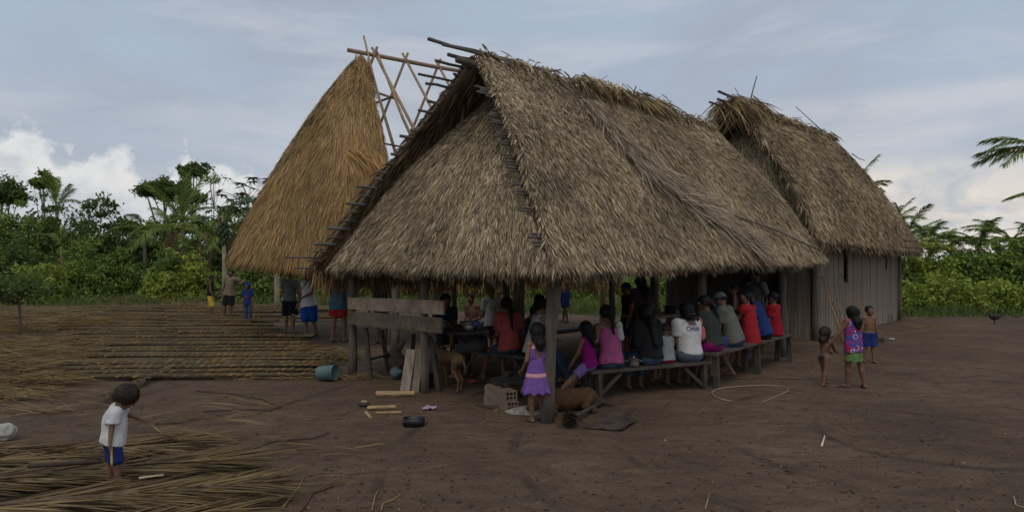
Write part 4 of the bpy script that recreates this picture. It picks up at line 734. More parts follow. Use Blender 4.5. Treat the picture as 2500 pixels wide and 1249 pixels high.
wrapper(1047, 999, (.42, .30, .42), 'crumpled pink and white plastic wrapper on open earth', .1, 3); wrapper(1155, 934, (.45, .06, .05), 'crumpled red wrapper by the dog', .09, 4); wrapper(1190, 957, (.5, .04, .04), 'scrap of red plastic on the fire bricks', .05, 5)
# fire bricks: hollow clay blocks with open square cells
BRICKM = mt('hollow_clay', (.22, .155, .11), .9, .4, 6, .4); CELL = mt('soot', (.03, .025, .02), .95, .3, 6, .3)
def hollow_brick():
    m = MB(); W_, H_, L_ = .15, .11, .21; nx, nz = 3, 2; t = .012
    xs = np.linspace(-W_/2+t/2, W_/2-t/2, nx+1); zs = np.linspace(t/2, H_-t/2, nz+1)
    for x in xs: m.box((x, 0, H_/2), (t, 0, 0), (0, L_, 0), (0, 0, H_))
    for z in zs:
        for i in range(nx): m.box(((xs[i]+xs[i+1])/2, 0, z), ((xs[i+1]-xs[i])-t, 0, 0), (0, L_-.002, 0), (0, 0, t-.0015*(z > .02)))
    me = m.mesh('hollow_brick'); me.materials.append(BRICKM); return me
HBM = hollow_brick(); fire = gz(1262, 990, 0)
for (u, v, z, rz, lab) in ((1242, 998, 0, .5, 'lower hollow clay brick at the corner of the cooking hearth'), (1240, 996, .112, .42, 'hollow clay brick stacked on the corner of the hearth'), (1205, 985, 0, 1.35, 'clay brick laid sideways at the outer side of the hearth'), (1207, 982, .112, 1.3, 'upper clay brick laid sideways over the outer one'), (1312, 990, 0, .2, 'hollow brick behind the legs of the girl in purple'), (1314, 988, .112, .3, 'upper hollow brick behind the girl in purple'), (1230, 962, 0, .4, 'clay brick at the rear of the hearth'), (1290, 965, .0, .3, 'soot-dark clay brick at the back of the fire')):
    o = bpy.data.objects.new('hollow_brick', HBM); COL.objects.link(o); o.location = gz(u, v, z); o.rotation_euler = (0, 0, rz); tag(o, lab, 'brick', 'bricks of the cooking hearth')
m = MB(); n = 18; vs = [(0, 0, .07)]+[(.26*k*math.cos(a)*rnd.uniform(.85, 1.1), .2*k*math.sin(a)*rnd.uniform(.85, 1.1), .07*(1-k)**.8+.004) for k in (.35, .7, 1.0) for a in np.linspace(0, 2*math.pi, n, endpoint=False)]
fs = [(0, 1+q, 1+(q+1) % n) for q in range(n)]+[(1+i*n+q, 1+(i+1)*n+q, 1+(i+1)*n+(q+1) % n, 1+i*n+(q+1) % n) for i in range(2) for q in range(n)]; m.add(vs, fs); o = m.build('ash_heap', mt('ash', (.30, .27, .24), .98, .45, 12, .8), None, True); o.location = gz(1284, 1004, 0); tag(o, 'pale ash heap in the cooking hearth', 'ash')
m = MB(); m.box((0, 0, 0), (.62, .1, 0), (-.05, .36, 0), (0, 0, .012)); m.box((0, .17, .012), (.6, .1, 0), (0, .02, 0), (0, 0, .02)); o = m.build('hearth_sheet', mt('sooty_iron', (.05, .045, .04), .7, .5, 8, .5, metal=.3)); o.location = gz(1258, 975, .24); o.rotation_euler = (0, .03, .15); tag(o, 'sooty iron sheet laid over the hearth bricks', 'sheet')
for k, (a, b) in enumerate((((1225, 960), (1290, 955)), ((1235, 968), (1265, 950)))): o = stick('charred_stick', [gz(*a, .275), gz(*b, .28)], .02, DARKST, ('charred stick lying along the hearth sheet', 'charred stick lying across the hearth sheet')[k])
stick('charred_stick', [gz(1162, 990), gz(1200, 998)], .014, DARKST, 'charred stick lying on the earth outside the hearth')
# broom, iron sheet
bh = gz(1392, 1042, .08); br = thing('broom', 'worn twig broom with a stubby dark handle lying by the corner post', 'broom'); m = MB(); e_ = gz(1478, 986, .06); d_ = (e_-bh); m.tube([bh+d_*.06, bh+d_*.5, bh+d_], [.024, .022, .026], 8, jit=.05); m.build('handle', mt('broom_handle', (.06, .052, .048), .8, .3, 6, .3), br, True)
r_ = np.random.RandomState(9); n = 520; dd = np.array(-d_.normalized()); D = nrm(dd+r_.normal(0, .38, (n, 3))); Bp = np.array(bh)+np.array(d_)*.05+r_.normal(0, .022, (n, 3)); Ln = .17*r_.uniform(.6, 1.1, n); z_ = Bp[:, 2]+D[:, 2]*Ln; D[:, 2] += np.maximum(0, .01-z_)/Ln
o = blades('bristles', Bp, D, nrm(np.cross(D, r_.normal(0, 1, (n, 3)))), Ln, .008, np.zeros((n, 3)), r_.uniform(.5, 1.3, (n, 1))*np.ones((1, 3)), mt('bristle', (.06, .04, .03), .9, .3, 5, 0, attr='tone'), br); o['kind'] = 'stuff'
m = MB(); K = [gz(1422, 1046, .012), gz(1478, 1016, .012), gz(1556, 1030, .02), gz(1520, 1054, .02)]; n = 8; vs = []
for i in range(n+1):
    for j in range(n+1): vs.append(K[0].lerp(K[3], i/n).lerp(K[1].lerp(K[2], i/n), j/n)+Vector((0, 0, rnd.uniform(0, .012)+(.02 if i == n or j == n else 0))))
m.add(vs, [(i*(n+1)+j, (i+1)*(n+1)+j, (i+1)*(n+1)+j+1, i*(n+1)+j+1) for i in range(n) for j in range(n)]); o = m.build('scrap_sheet', mt('rusty_iron', (.075, .055, .045), .75, .5, 6, .5, metal=.2)); sm = o.modifiers.new('thick', 'SOLIDIFY'); sm.thickness = .008; tag(o, 'bent dark iron sheet with raised edges lying flat behind the broom', 'sheet')
# bucket, gourd, sack, pots
def lathe_thing(name, prof, mat, loc, label, cat, rot=(0, 0, 0), n=22):
    m = MB(); m.lathe(prof, n); o = m.build(name, mat, None, True); o.location = loc; o.rotation_euler = rot; return tag(o, label, cat)
m = MB(); m.lathe([(0, 0), (.095, 0), (.10, .01), (.115, .26), (.122, .262), (.122, .275), (.113, .272), (.093, .014), (0, .012)], 24); bk = m.build('bucket', mt('teal_plastic', (.10, .16, .165), .45, .2, 5, .1), None, True); bk.location = gz(775, 930, .115)+Vector((0, .05, 0)); bk.rotation_euler = (0, R(86), R(-12)); tag(bk, 'teal plastic bucket lying on its side at the end of the mats', 'bucket')
m = MB(); m.tube([(.118*math.cos(a), .118*math.sin(a), .25+.05*math.sin(a)) for a in np.linspace(0, math.pi, 9)], .004, 5); m.build('handle', mt('wire', (.25, .25, .25), .4, .1, 5, 0, metal=.8), bk)
lathe_thing('gourd', [(0, 0), (.05, .0), (.085, .03), (.095, .07), (.085, .115), (.05, .145), (.028, .165), (.022, .19), (0, .195)], mt('blue_grey_gourd', (.10, .14, .15), .45, .3, 5, .1), gz(958, 925, .085), 'blue-grey rounded jug lying under the work table', 'jug', (R(75), 0, R(60)))
STEEL = mt('worn_aluminium', (.42, .41, .39), .32, .2, 12, .08, metal=.9)
def pot(loc, r_, h_, label, lid=True, mat=STEEL, cat='pot'):
    t = thing('cooking_pot', label, cat, loc); m = MB(); m.lathe([(0, 0), (r_*.82, 0), (r_*.97, h_*.12), (r_, h_*.5), (r_*.96, h_*.93), (r_*1.05, h_), (r_*1.02, h_*1.02), (r_*.92, h_*.93), (r_*.9, h_*.15), (0, h_*.1)], 24); m.build('body', mat, t, True)
    if lid: m = MB(); m.lathe([(r_*1.03, h_*1.03), (r_*.8, h_*1.12), (r_*.2, h_*1.18), (.012, h_*1.2), (.018, h_*1.32), (0, h_*1.34)], 22); m.build('lid', mat, t, True)
    for sg in (-1, 1): m = MB(); m.tube([(sg*r_*.98, -.03, h_*.75), (sg*(r_+.035), -.025, h_*.78), (sg*(r_+.035), .025, h_*.78), (sg*r_*.98, .03, h_*.75)], .006, 6); m.build('handle', mat, t, True)
    return t
def smooth_noise(seed): r = np.random.RandomState(seed); return r.uniform(8, 26, (5, 3)), r.rand(5)*6.28
# ---------------------------------------------------------------- soft bodies: distance fields turned into one skin
import openvdb as vdb
V3 = lambda *a: np.array(a, float)
class Sdf:
    def __init__(s, lo, hi, vox):
        s.lo = np.array(lo, float); s.vox = vox; s.n = np.ceil((np.array(hi)-s.lo)/vox).astype(int)+1; s.arr = np.full(tuple(s.n), .25, np.float32)
        s.ax = [s.lo[i]+vox*np.arange(s.n[i]) for i in range(3)]
    def win(s, lo, hi):
        a = np.clip(np.floor((np.array(lo)-s.lo)/s.vox).astype(int), 0, s.n); b = np.clip(np.ceil((np.array(hi)-s.lo)/s.vox).astype(int)+1, 0, s.n)
        sl = tuple(slice(i, j) for i, j in zip(a, b)); return sl, (s.ax[0][sl[0]][:, None, None], s.ax[1][sl[1]][None, :, None], s.ax[2][sl[2]][None, None, :])
    def put(s, sl, d, k):
        o = s.arr[sl]; h = np.clip(.5+.5*(o-d)/k, 0, 1); s.arr[sl] = o*(1-h)+d*h-k*h*(1-h)
    def cone(s, a, b, ra, rb, k=.02, cuts=(), sub=False, flat=None):
        a, b = np.array(a, float), np.array(b, float); r = max(ra, rb)+k+3*s.vox; sl, (x, y, z) = s.win(np.minimum(a, b)-r, np.maximum(a, b)+r)
        if s.arr[sl].size == 0: return
        ba = b-a; t = np.clip(((x-a[0])*ba[0]+(y-a[1])*ba[1]+(z-a[2])*ba[2])/max(ba@ba, 1e-9), 0, 1); dx, dy, dz = x-a[0]-ba[0]*t, y-a[1]-ba[1]*t, z-a[2]-ba[2]*t
        if flat is not None: dy = dy/flat
        d = np.sqrt(dx*dx+dy*dy+dz*dz)-(ra+(rb-ra)*t)
        for (c, n) in cuts: n = np.array(n)/np.linalg.norm(n); d = np.maximum(d, (x-c[0])*n[0]+(y-c[1])*n[1]+(z-c[2])*n[2])
        if sub: o = s.arr[sl]; h = np.clip(.5-.5*(o+d)/k, 0, 1); s.arr[sl] = o*(1-h)-d*h+k*h*(1-h)
        else: s.put(sl, d, k)
    def ell(s, c, r, M=None, k=.02, sub=False):
        c, r = np.array(c, float), np.array(r, float); m = max(r)+k+3*s.vox; sl, (x, y, z) = s.win(c-m, c+m)
        if s.arr[sl].size == 0: return
        p = (x-c[0], y-c[1], z-c[2]); M = np.eye(3) if M is None else M
        q = [(p[0]*M[0, i]+p[1]*M[1, i]+p[2]*M[2, i]) for i in range(3)]; l = np.sqrt(sum((q[i]/r[i])**2 for i in range(3))); g = np.sqrt(sum((q[i]/r[i]**2)**2 for i in range(3))); d = l*(l-1)/np.maximum(g, 1e-6)
        if sub: o = s.arr[sl]; h = np.clip(.5-.5*(o+d)/k, 0, 1); s.arr[sl] = o*(1-h)-d*h+k*h*(1-h)
        else: s.put(sl, d, k)
    def cut(s, c, n):
        n = np.array(n, float)/np.linalg.norm(n); s.arr = np.maximum(s.arr, ((s.ax[0]-c[0])[:, None, None]*n[0]+(s.ax[1]-c[1])[None, :, None]*n[1]+(s.ax[2]-c[2])[None, None, :]*n[2])).astype(np.float32)
    def ripple(s, amp, seed, f=30.0, st=(1, 1, .35)):
        r = np.random.RandomState(seed); x, y, z = s.ax[0][:, None, None], s.ax[1][None, :, None], s.ax[2][None, None, :]; w = 0
        for i in range(5): k = r.normal(0, f, 3)*np.array(st); w = w+np.sin(k[0]*x+k[1]*y+k[2]*z+r.rand()*6.28)
        s.arr = (s.arr+amp*w/2.2).astype(np.float32)
    def raw(s):
        a = s.arr.copy(); a[0] = a[-1] = .2; a[:, 0] = a[:, -1] = .2; a[:, :, 0] = a[:, :, -1] = .2; g = vdb.FloatGrid(); g.background = .3; g.copyFromArray(np.clip(a, -.3, .29)); p, q = g.convertToQuads(0.0); return np.array(p)*s.vox+s.lo, np.array(q)
    def obj(s, name, mat, parent=None, extra=None, mats=()):
        p, q = s.raw(); q = q[:, ::-1]; idx = np.zeros(len(q), np.int32); V = p; tris = None
        if extra is not None and extra.v:
            b = len(V); V = np.concatenate([V, np.array([tuple(v) for v in extra.v])]); e = [f if len(f) == 4 else (f+(f[-1],))[:4] for f in extra.f]; e4 = np.array([f for f in extra.f if len(f) == 4])+b; q = np.concatenate([q, e4]); idx = np.concatenate([idx, np.array([m for f, m in zip(extra.f, extra.mi) if len(f) == 4], np.int32)])
        me = np_mesh(name, V, q); o = link(name, me, mat, parent, True)
        for m in mats: me.materials.append(m)
        if len(mats) and len(me.polygons) == len(idx): me.polygons.foreach_set('material_index', idx)
        return o
class XB(MB):
    def __init__(s): super().__init__(); s.mi = []
    def add(s, vs, fs, col=(1, 1, 1), mi=None): super().add(vs, fs, col); s.mi += [s.cur if mi is None else mi]*len(fs)
    cur = 0
def rot(yaw=0, pitch=0, roll=0):                      # columns: right, forward, up
    cy, sy, cp, sp, cr, sr = math.cos(yaw), math.sin(yaw), math.cos(pitch), math.sin(pitch), math.cos(roll), math.sin(roll)
    Rz = np.array([[cy, -sy, 0], [sy, cy, 0], [0, 0, 1]]); Rx = np.array([[1, 0, 0], [0, cp, -sp], [0, sp, cp]]); Ry = np.array([[cr, 0, sr], [0, 1, 0], [-sr, 0, cr]]); return Rz@Rx@Ry
def ik(a, t, l1, l2, pole):
    a, t, pole = np.array(a, float), np.array(t, float), np.array(pole, float); d = t-a; L = np.linalg.norm(d); L2 = min(max(L, abs(l1-l2)+1e-4), (l1+l2)*.999); d = d/L; t = a+d*L2; x = (l1*l1-l2*l2+L2*L2)/(2*L2); h = math.sqrt(max(l1*l1-x*x, 0)); pole = pole-d*(pole@d); pole /= max(np.linalg.norm(pole), 1e-6); return a+d*x+pole*h, t
SKINS = [mt('skin_%d' % i, c, .55, .14, 9, .05, spec=.35) for i, c in enumerate(((.205, .108, .064), (.165, .085, .05), (.25, .135, .082), (.125, .065, .04)))]
HAIR = mt('black_hair', (.010, .009, .008), .55, .4, 60, .5, bscale=120, stretch=(1, 1, .12), spec=.18); HAIRB = mt('brown_hair', (.026, .016, .011), .5, .4, 60, .5, bscale=120, stretch=(1, 1, .12), spec=.22)
HAIRS = mt('black_strand', (.010, .009, .008), .5, .3, 20, 0, attr='tone', spec=.2); HAIRBS = mt('brown_strand', (.026, .016, .011), .5, .3, 20, 0, attr='tone', spec=.2); EYEW = mt('eye_white', (.55, .52, .48), .3, .05, 5, 0); EYED = mt('eye_dark', (.012, .008, .006), .25, .1, 5, 0); LIP = mt('lip', (.17, .06, .045), .5, .1, 5, 0)
def cloth(key, col, var=.16): return mt('cloth_'+key, col, .92, var, 14, .35, bscale=34, spec=.15)
PERSON_N = [0]
def person(label, loc, yaw, h, hf=.135, bulk=1.0, skin=0, pel=None, lean=(0.04, 0), twist=0.0, head=(0, 0, 0), feet=None, hands=None, knee=None, elbow=None, footyaw=(0, 0), shirt=None, bottom=None, dress=None, hair='short', hairm=None, hairlen=.3, cap=None, sandals=None, vox=.0085, tilt=0.0, group=None, fist=(0, 0), hood=None, belly=0.0):
    PERSON_N[0] += 1; sd_ = PERSON_N[0]; rr = random.Random(sd_*7+1); t = thing('person', label, 'person', loc, yaw, group)
    ll = .2435*(1-(hf-.13)*1.7); pz = 2*ll+.038; sp = 1-pz-hf-.030; p0 = V3(*(pel or (0, 0, pz)))*h; pit, rol = lean; dv = V3(math.sin(rol), math.sin(pit)*math.cos(rol), math.cos(pit)*math.cos(rol)); N_ = p0+dv*sp*h
    fw0 = V3(0, 1, 0)-dv*dv[1]; fw0 /= np.linalg.norm(fw0); rt0 = np.cross(fw0, dv); rt = rt0*math.cos(twist)+fw0*math.sin(twist); fw = np.cross(dv, rt); B3 = np.stack([rt, fw, dv], 1)
    sw = (.098 if hf < .15 else .088)*h*min(bulk, 1.12); S = {1: N_-dv*.028*h+rt*sw, -1: N_-dv*.028*h-rt*sw}; hw = .050*h; J = {1: p0+V3(hw, 0, 0), -1: p0-V3(hw, 0, 0)}
    feet = feet or ((.062, 0, .036), (-.062, 0, .036)); ft = {1: V3(*feet[0])*h, -1: V3(*feet[1])*h}; kn = knee or ((.15, 1, .3), (-.15, 1, .3)); K, A = {}, {}
    for i, s_ in enumerate((1, -1)): K[s_], A[s_] = ik(J[s_], ft[s_], ll*h, ll*h, kn[i])
    la = .165*h*(1-(hf-.13)*1.0); lf_ = .145*h*(1-(hf-.13)*1.0); W_, E_ = {}, {}; el = elbow or ((.35, -1, -.2), (-.35, -1, -.2))
    for i, s_ in enumerate((1, -1)):
        tg = S[s_]+V3(s_*.045*h, .03*h, -.295*h) if (hands is None or hands[i] is None) else V3(*hands[i])*h
        E_[s_], W_[s_] = ik(S[s_], tg, la, lf_, el[i])
    hh = hf*h; Hm = B3@rot(*head); hu, hfw, hrt = Hm[:, 2], Hm[:, 1], Hm[:, 0]; Hc = N_+dv*.022*h+hu*hh*.46+hfw*.012*h
    pts = [p0, N_, Hc, *S.values(), *K.values(), *A.values(), *E_.values(), *W_.values()]; lo_ = np.min(pts, 0)-.16*h; hi_ = np.max(pts, 0)+.16*h; lo_[2] = max(lo_[2], -.01*h); vx = vox*h
    b = bulk; s = Sdf(lo_, hi_, vx); R1 = h
    def torso(s, o, k):
        s.ell(p0+dv*.005*h, V3(.084*b+o, .060*b+o, .066+o)*h, B3, k*h); s.ell(p0+dv*.10*h+fw*belly*h, V3(.074*b+o, (.054*b+o)+belly, .09+o)*h, B3, k*h); s.ell(p0+dv*sp*h*.62, V3(.086*b+o, .058*b+o, .095+o)*h, B3, k*h)
    torso(s, 0, .035); s.cone(S[1], S[-1], .031*h, .031*h, .035*h); s.cone(N_-dv*.03*h, Hc-hu*hh*.2, .030*h, .029*h, .02*h)
    cb = 1.22 if hf > .18 else 1.0; b0, b = b, b*cb
    for s_ in (1, -1):
        s.cone(J[s_], K[s_], .047*b*h, .031*h*min(b, 1.1), .022*h); c1 = K[s_]+(A[s_]-K[s_])*.3; s.cone(K[s_], c1, .030*h*cb, .033*h*cb, .012*h); s.cone(c1, A[s_], .032*h*cb, .0195*h*cb, .012*h)
        s.cone(S[s_], E_[s_], .0265*b*h, .0205*h*cb, .014*h); s.cone(E_[s_], W_[s_], .0205*h*cb, .0145*h*cb, .01*h)
        i = 0 if s_ == 1 else 1; fy = footyaw[i]; fd = V3(-math.sin(fy), math.cos(fy), 0); a_ = A[s_]; dn = a_-K[s_]; dn /= np.linalg.norm(dn); sole = a_+V3(0, 0, -.022*h) if a_[2] < .06*h else a_+dn*.02*h
        if a_[2] >= .06*h: fd = fd*.75+dn*.65; fd /= np.linalg.norm(fd)
        s.cone(sole-fd*.022*h, sole+fd*.055*h, .0185*h, .018*h, .012*h); s.cone(sole+fd*.055*h-V3(0, 0, .004*h), sole+fd*.098*h-V3(0, 0, .006*h), .018*h, .012*h, .01*h)
    b = b0
    # head
    s.ell(Hc+hu*hh*.06, V3(.375, .44, .44)*hh, Hm, .02*h); s.ell(Hc-hu*hh*.22+hfw*hh*.10, V3(.27, .30, .28)*hh, Hm, .015*h); s.cone(Hc+hfw*hh*.40+hu*hh*.02, Hc+hfw*hh*.475-hu*hh*.10, .035*hh, .06*hh, .02*hh+.002)
    for s_ in (1, -1): s.ell(Hc+hrt*s_*hh*.375-hu*hh*.02-hfw*hh*.02, V3(.04, .075, .11)*hh, Hm, .01*h); s.ell(Hc+hrt*s_*hh*.155+hu*hh*.03+hfw*hh*.46, V3(.085, .06, .05)*hh, Hm, .03*hh+.002, sub=True)
    x = XB()
    for i, s_ in enumerate((1, -1)):                    # hands
        wd = W_[s_]-E_[s_]; wd /= np.linalg.norm(wd); up_ = np.cross(wd, rt*s_); up_ = up_/max(np.linalg.norm(up_), 1e-6) if np.linalg.norm(up_) > .1 else fw; lat = np.cross(up_, wd); pc = W_[s_]+wd*.028*h
        Mh = np.stack([lat, wd, up_], 1); s.ell(pc, V3(.021, .032, .011)*h, Mh, .008*h)
        for j in range(4):
            o_ = (j-1.5)*.0105*h; ln = (.038, .044, .042, .033)[j]*h; q0 = W_[s_]+wd*.05*h+lat*o_; cu = .4+fist[i]; q1 = q0+wd*ln*.5*math.cos(cu*.4)+up_*ln*-.5*math.sin(cu*.5); q2 = q1+wd*ln*.5*math.cos(cu)-up_*ln*.5*math.sin(cu); x.tube([q0-wd*.008*h, q1, q2], [.0058*h, .0052*h, .0042*h], 5, jit=0)
        q0 = W_[s_]+wd*.018*h+lat*.017*h*(1 if (lat@fw) > 0 else -1); ld = lat*(1 if (lat@fw) > 0 else -1); x.tube([q0, q0+wd*.018*h+ld*.014*h, q0+wd*.038*h+ld*.017*h-up_*.006*h], [.0068*h, .006*h, .0045*h], 5, jit=0)
    for s_ in (1, -1):
        ec = Hc+hrt*s_*hh*.155+hu*hh*.03+hfw*hh*.385; x.cur = 1; x.ball(ec, hh*.052, 8); x.cur = 2; x.ball(ec+hfw*hh*.032, hh*.034, 6)
        bc = Hc+hrt*s_*hh*.16+hu*hh*.125+hfw*hh*.405; x.tube([bc-hrt*s_*hh*.07, bc+hu*hh*.02, bc+hrt*s_*hh*.08-hu*hh*.01-hfw*hh*.02], hh*.016, 5)
    x.cur = 3; mc = Hc-hu*hh*.245+hfw*hh*.375; x.tube([mc-hrt*hh*.11-hfw*hh*.04, mc, mc+hrt*hh*.11-hfw*hh*.04], hh*.024, 5); x.cur = 0
    s.obj('body', SKINS[skin], t, x, (EYEW, EYED, LIP))
    # clothes
    def extras(s, name, lst):
        for (nm, col, off, cuts) in lst:
            e = Sdf(s.lo, s.lo+s.n*s.vox, s.vox); e.n = s.n; e.ax = s.ax; e.arr = s.arr-off*h
            for (c, n) in cuts: e.cut(V3(*c)*h, n)
            if (e.arr < 0).sum() > 3: e.obj(nm, col, t)
    if shirt:
        c = Sdf(lo_, hi_, vx); o = shirt.get('loose', .012); hz0 = shirt.get('hem', -.06); torso(c, o, .045)
        if shirt.get('flare'): c.cone(p0+dv*.10*h, p0-dv*.04*h, .09*h, (.09+shirt['flare'])*h, .03*h, flat=.8)
        if hz0 < 0: wr_ = max(.096*b+o+.008, (.056+.049*b+bottom.get('loose', .012)) if bottom and hz0 < -.03 and not pel else 0); c.cone(p0+dv*.08*h, p0+dv*(hz0-.03)*h, (.078*b+o)*h, wr_*h, .03*h, flat=.80)
        if shirt.get('straps'):
            c.cut(p0+dv*sp*h*.86, dv+fw*0.0)
            for s_ in (1, -1): c.cone(p0+dv*sp*h*.72+rt*s_*.05*h-fw*.05*h, N_+rt*s_*.05*h, .014*h, .013*h, .012*h); c.cone(p0+dv*sp*h*.72+rt*s_*.05*h+fw*.05*h, N_+rt*s_*.05*h, .014*h, .013*h, .012*h)
        else: c.cone(S[1]-rt*.005*h, S[-1]+rt*.005*h, (.031+o)*h, (.031+o)*h, .035*h)
        hz_ = shirt.get('hem', -.06); hd = shirt.get('hemdir', (0, 0, 0)); c.cut(p0+dv*hz_*h, -dv+V3(*hd)); sl_ = shirt.get('sleeve', .6)
        if sl_ > 0 and not shirt.get('straps'):
            for s_ in (1, -1):
                if sl_ <= 1: e = S[s_]+(E_[s_]-S[s_])*sl_; c.cone(S[s_], E_[s_], (.0265*b+o+.004)*h, (.0245+o+.006)*h, .014*h, [(e, E_[s_]-S[s_])])
                else: e = E_[s_]+(W_[s_]-E_[s_])*(sl_-1); c.cone(S[s_], E_[s_], (.0265*b+o+.002)*h, (.022+o)*h, .014*h); c.cone(E_[s_], W_[s_], (.022+o)*h, (.017+o)*h, .01*h, [(e, W_[s_]-E_[s_])])
        elif not shirt.get('straps'):
            for s_ in (1, -1): c.ell(S[s_]+rt*s_*.035*h, V3(.035, .06, .07)*h, B3, .006*h, sub=True)
        c.ell(N_+dv*.022*h+fw*.012*h, V3(.046, .050, .036)*h*shirt.get('neck', 1), B3, .006*h, sub=True); c.ripple(.0050*h, sd_, 24/h*1.2, (1, 1, .6))
        t['_'] = 0; so_ = c.obj('shirt', shirt['mat'], t); del t['_']; extras(c, 'shirt', shirt.get('extra', ()))
    if dress:
        c = Sdf(lo_, hi_, vx); torso(c, .012, .04); zb = dress['len']; fl = dress['flare']; c.cone(p0+dv*.06*h, p0-V3(0, 0, zb*h), .088*h, (.088+fl)*h, .03*h, [(p0-V3(0, 0, zb*h), (0, 0, -1))], flat=.85); c.cut(p0+dv*sp*h*.82, dv*1.0)
        for s_ in (1, -1): c.cone(p0+dv*sp*h*.66+rt*s_*.055*h+fw*.055*h, N_+rt*s_*.045*h-fw*.01*h, .012*h, .011*h, .012*h); c.cone(p0+dv*sp*h*.5+rt*s_*.06*h-fw*.055*h, N_+rt*s_*.04*h-fw*.02*h, .012*h, .011*h, .012*h)
        if dress.get('openback'): c.ell(p0+dv*sp*h*.72-fw*.085*h, V3(.045, .06, .10)*h, B3, .006*h, sub=True)
        xx, yy_, zz = c.ax[0][:, None, None], c.ax[1][None, :, None], c.ax[2][None, None, :]; am = np.clip((p0[2]-zz)/(zb*h), 0, 1); c.arr = (c.arr+.010*h*am*np.sin(np.arctan2(yy_-p0[1], xx-p0[0])*9)).astype(np.float32); c.obj('dress', dress['mat'], t); extras(c, 'dress', dress.get('extra', ()))
    if bottom:
        c = Sdf(lo_, hi_, vx); o = bottom.get('loose', .012); c.ell(p0+dv*.005*h, V3(.086*b+o, .062*b+o, .066+o)*h, B3, .03*h); f = bottom.get('len', .7); top_ = bottom.get('top', min(.06, (shirt.get('hem', -.06)+.008) if shirt else .06)); c.cut(p0+dv*top_*h, dv)
        if bottom.get('brief'): c.cut(p0-dv*.045*h, -dv); 
        elif bottom.get('skirt'): c.cone(p0+V3(0, 0, .02*h), p0-V3(0, 0, bottom['skirt']*h), .088*h, .112*h, .03*h, [(p0-V3(0, 0, bottom['skirt']*h), (0, 0, -1))], flat=.85)
        else:
            for s_ in (1, -1):
                if f <= 1: e = J[s_]+(K[s_]-J[s_])*f; c.cone(J[s_], K[s_], (.049*b+o)*h, (.036+o*1.5)*h, .02*h, [(e, K[s_]-J[s_])])
                else: e = K[s_]+(A[s_]-K[s_])*(f-1); c.cone(J[s_], K[s_], (.048*b+o)*h, (.034+o)*h, .02*h); c.cone(K[s_], A[s_], (.034+o)*h, (.026+o)*h, .014*h, [(e, A[s_]-K[s_])])
        if not pel: c.cut(p0+dv*top_*h, dv)
        c.ripple(.0040*h, sd_+50, 24/h*1.2, (1, 1, .5)); c.obj(bottom.get('name', 'shorts'), bottom['mat'], t); extras(c, 'shorts', bottom.get('extra', ()))
    # hair
    hm_ = hairm or HAIR; pad = .62*hh; hlo = Hc-pad; hhi = Hc+pad; hlo[2] -= hairlen*h if hair in ('long', 'pony') else 0; hlo[:2] -= .1*hh+(.10*h if hair in ('long', 'pony') else 0); hhi[:2] += .1*hh+(.10*h if hair in ('long', 'pony') else 0)
    if hair == 'hood': pass
    if hair != 'none':
        c = Sdf(hlo, hhi, max(vx*.75, hh*.045)); big = {'short': 1.0, 'bowl': 1.13, 'long': 1.06, 'pony': 1.04, 'hood': 1.12}[hair]; c.ell(Hc+hu*hh*.10-hfw*hh*.03, V3(.405, .455, .44)*hh*big, Hm, .01)
        low_ = {'short': -.10, 'bowl': -.24, 'long': -.35, 'pony': -.28, 'hood': -.55}[hair]; c.cut(Hc+hu*hh*low_, -hu); c.ell(Hc-hu*hh*(.26 if hair != 'bowl' else .44)+hfw*hh*.36, V3(.33, .34, .46)*hh, Hm, .012*hh, sub=True)
        if hair == 'short': c.ell(Hc-hu*hh*.20+hfw*hh*.12, V3(.5, .30, .22)*hh, Hm, .02*hh, sub=True)
        if hair == 'long':
            bk_ = -dv*.0-fw*.052*h*b; a_ = Hc-hfw*hh*.16; n1 = N_-fw*.075*h*b-dv*.01*h; n2 = N_-fw*.095*h*b-dv*hairlen*h; c.cone(a_-hu*hh*.0, a_-hu*hh*.45, .40*hh, .36*hh, .03*h); c.cone(a_-hu*hh*.45, n1, .34*hh, .32*hh, .03*h); c.cone(n1, n2, .30*hh, .18*hh, .03*h, flat=.75)
            c.ell(Hc-hu*hh*.30+hfw*hh*.34, V3(.30, .36, .46)*hh, Hm, .012*hh, sub=True); c.cone(Hc-hu*hh*.3, N_-dv*.01*h+fw*.0, .22*hh, .03*h, .01, sub=True) if False else None
        if hair == 'pony': q0 = Hc-hfw*hh*.42+hu*hh*.02; q1 = q0-hfw*hh*.14-hu*hh*.30; c.cone(q0, q1, .12*hh, .15*hh, .02*h); c.cone(q1, q1-dv*hairlen*h*.8-fw*.01*h, .15*hh, .07*hh, .02*h)
        c.ripple(.010*hh, sd_+9, 9/hh, (1, 1, .12)); ho_ = c.obj('hair' if hair != 'hood' else 'hood', hm_ if hair != 'hood' else hood, t)
        if hair != 'hood' and vox < .0107:
            me = ho_.data; nv = len(me.vertices); co = np.empty(nv*3, np.float32); me.vertices.foreach_get('co', co); no = np.empty(nv*3, np.float32); me.vertex_normals.foreach_get('vector', no); co = co.reshape(-1, 3); no = no.reshape(-1, 3)
            r = np.random.RandomState(sd_); k_ = r.randint(0, nv, 420); pp, nn_ = co[k_], no[k_]; g_ = np.broadcast_to(-hu*.9-hfw*.25, pp.shape)+r.normal(0, .18, pp.shape); g_ = nrm(g_-nn_*(g_*nn_).sum(-1, keepdims=True)+nn_*(.10 if hair != 'bowl' else .0)); keep = (pp-Hc)@hfw < .30*hh; pp, nn_, g_ = pp[keep], nn_[keep], g_[keep]; m_ = len(pp)
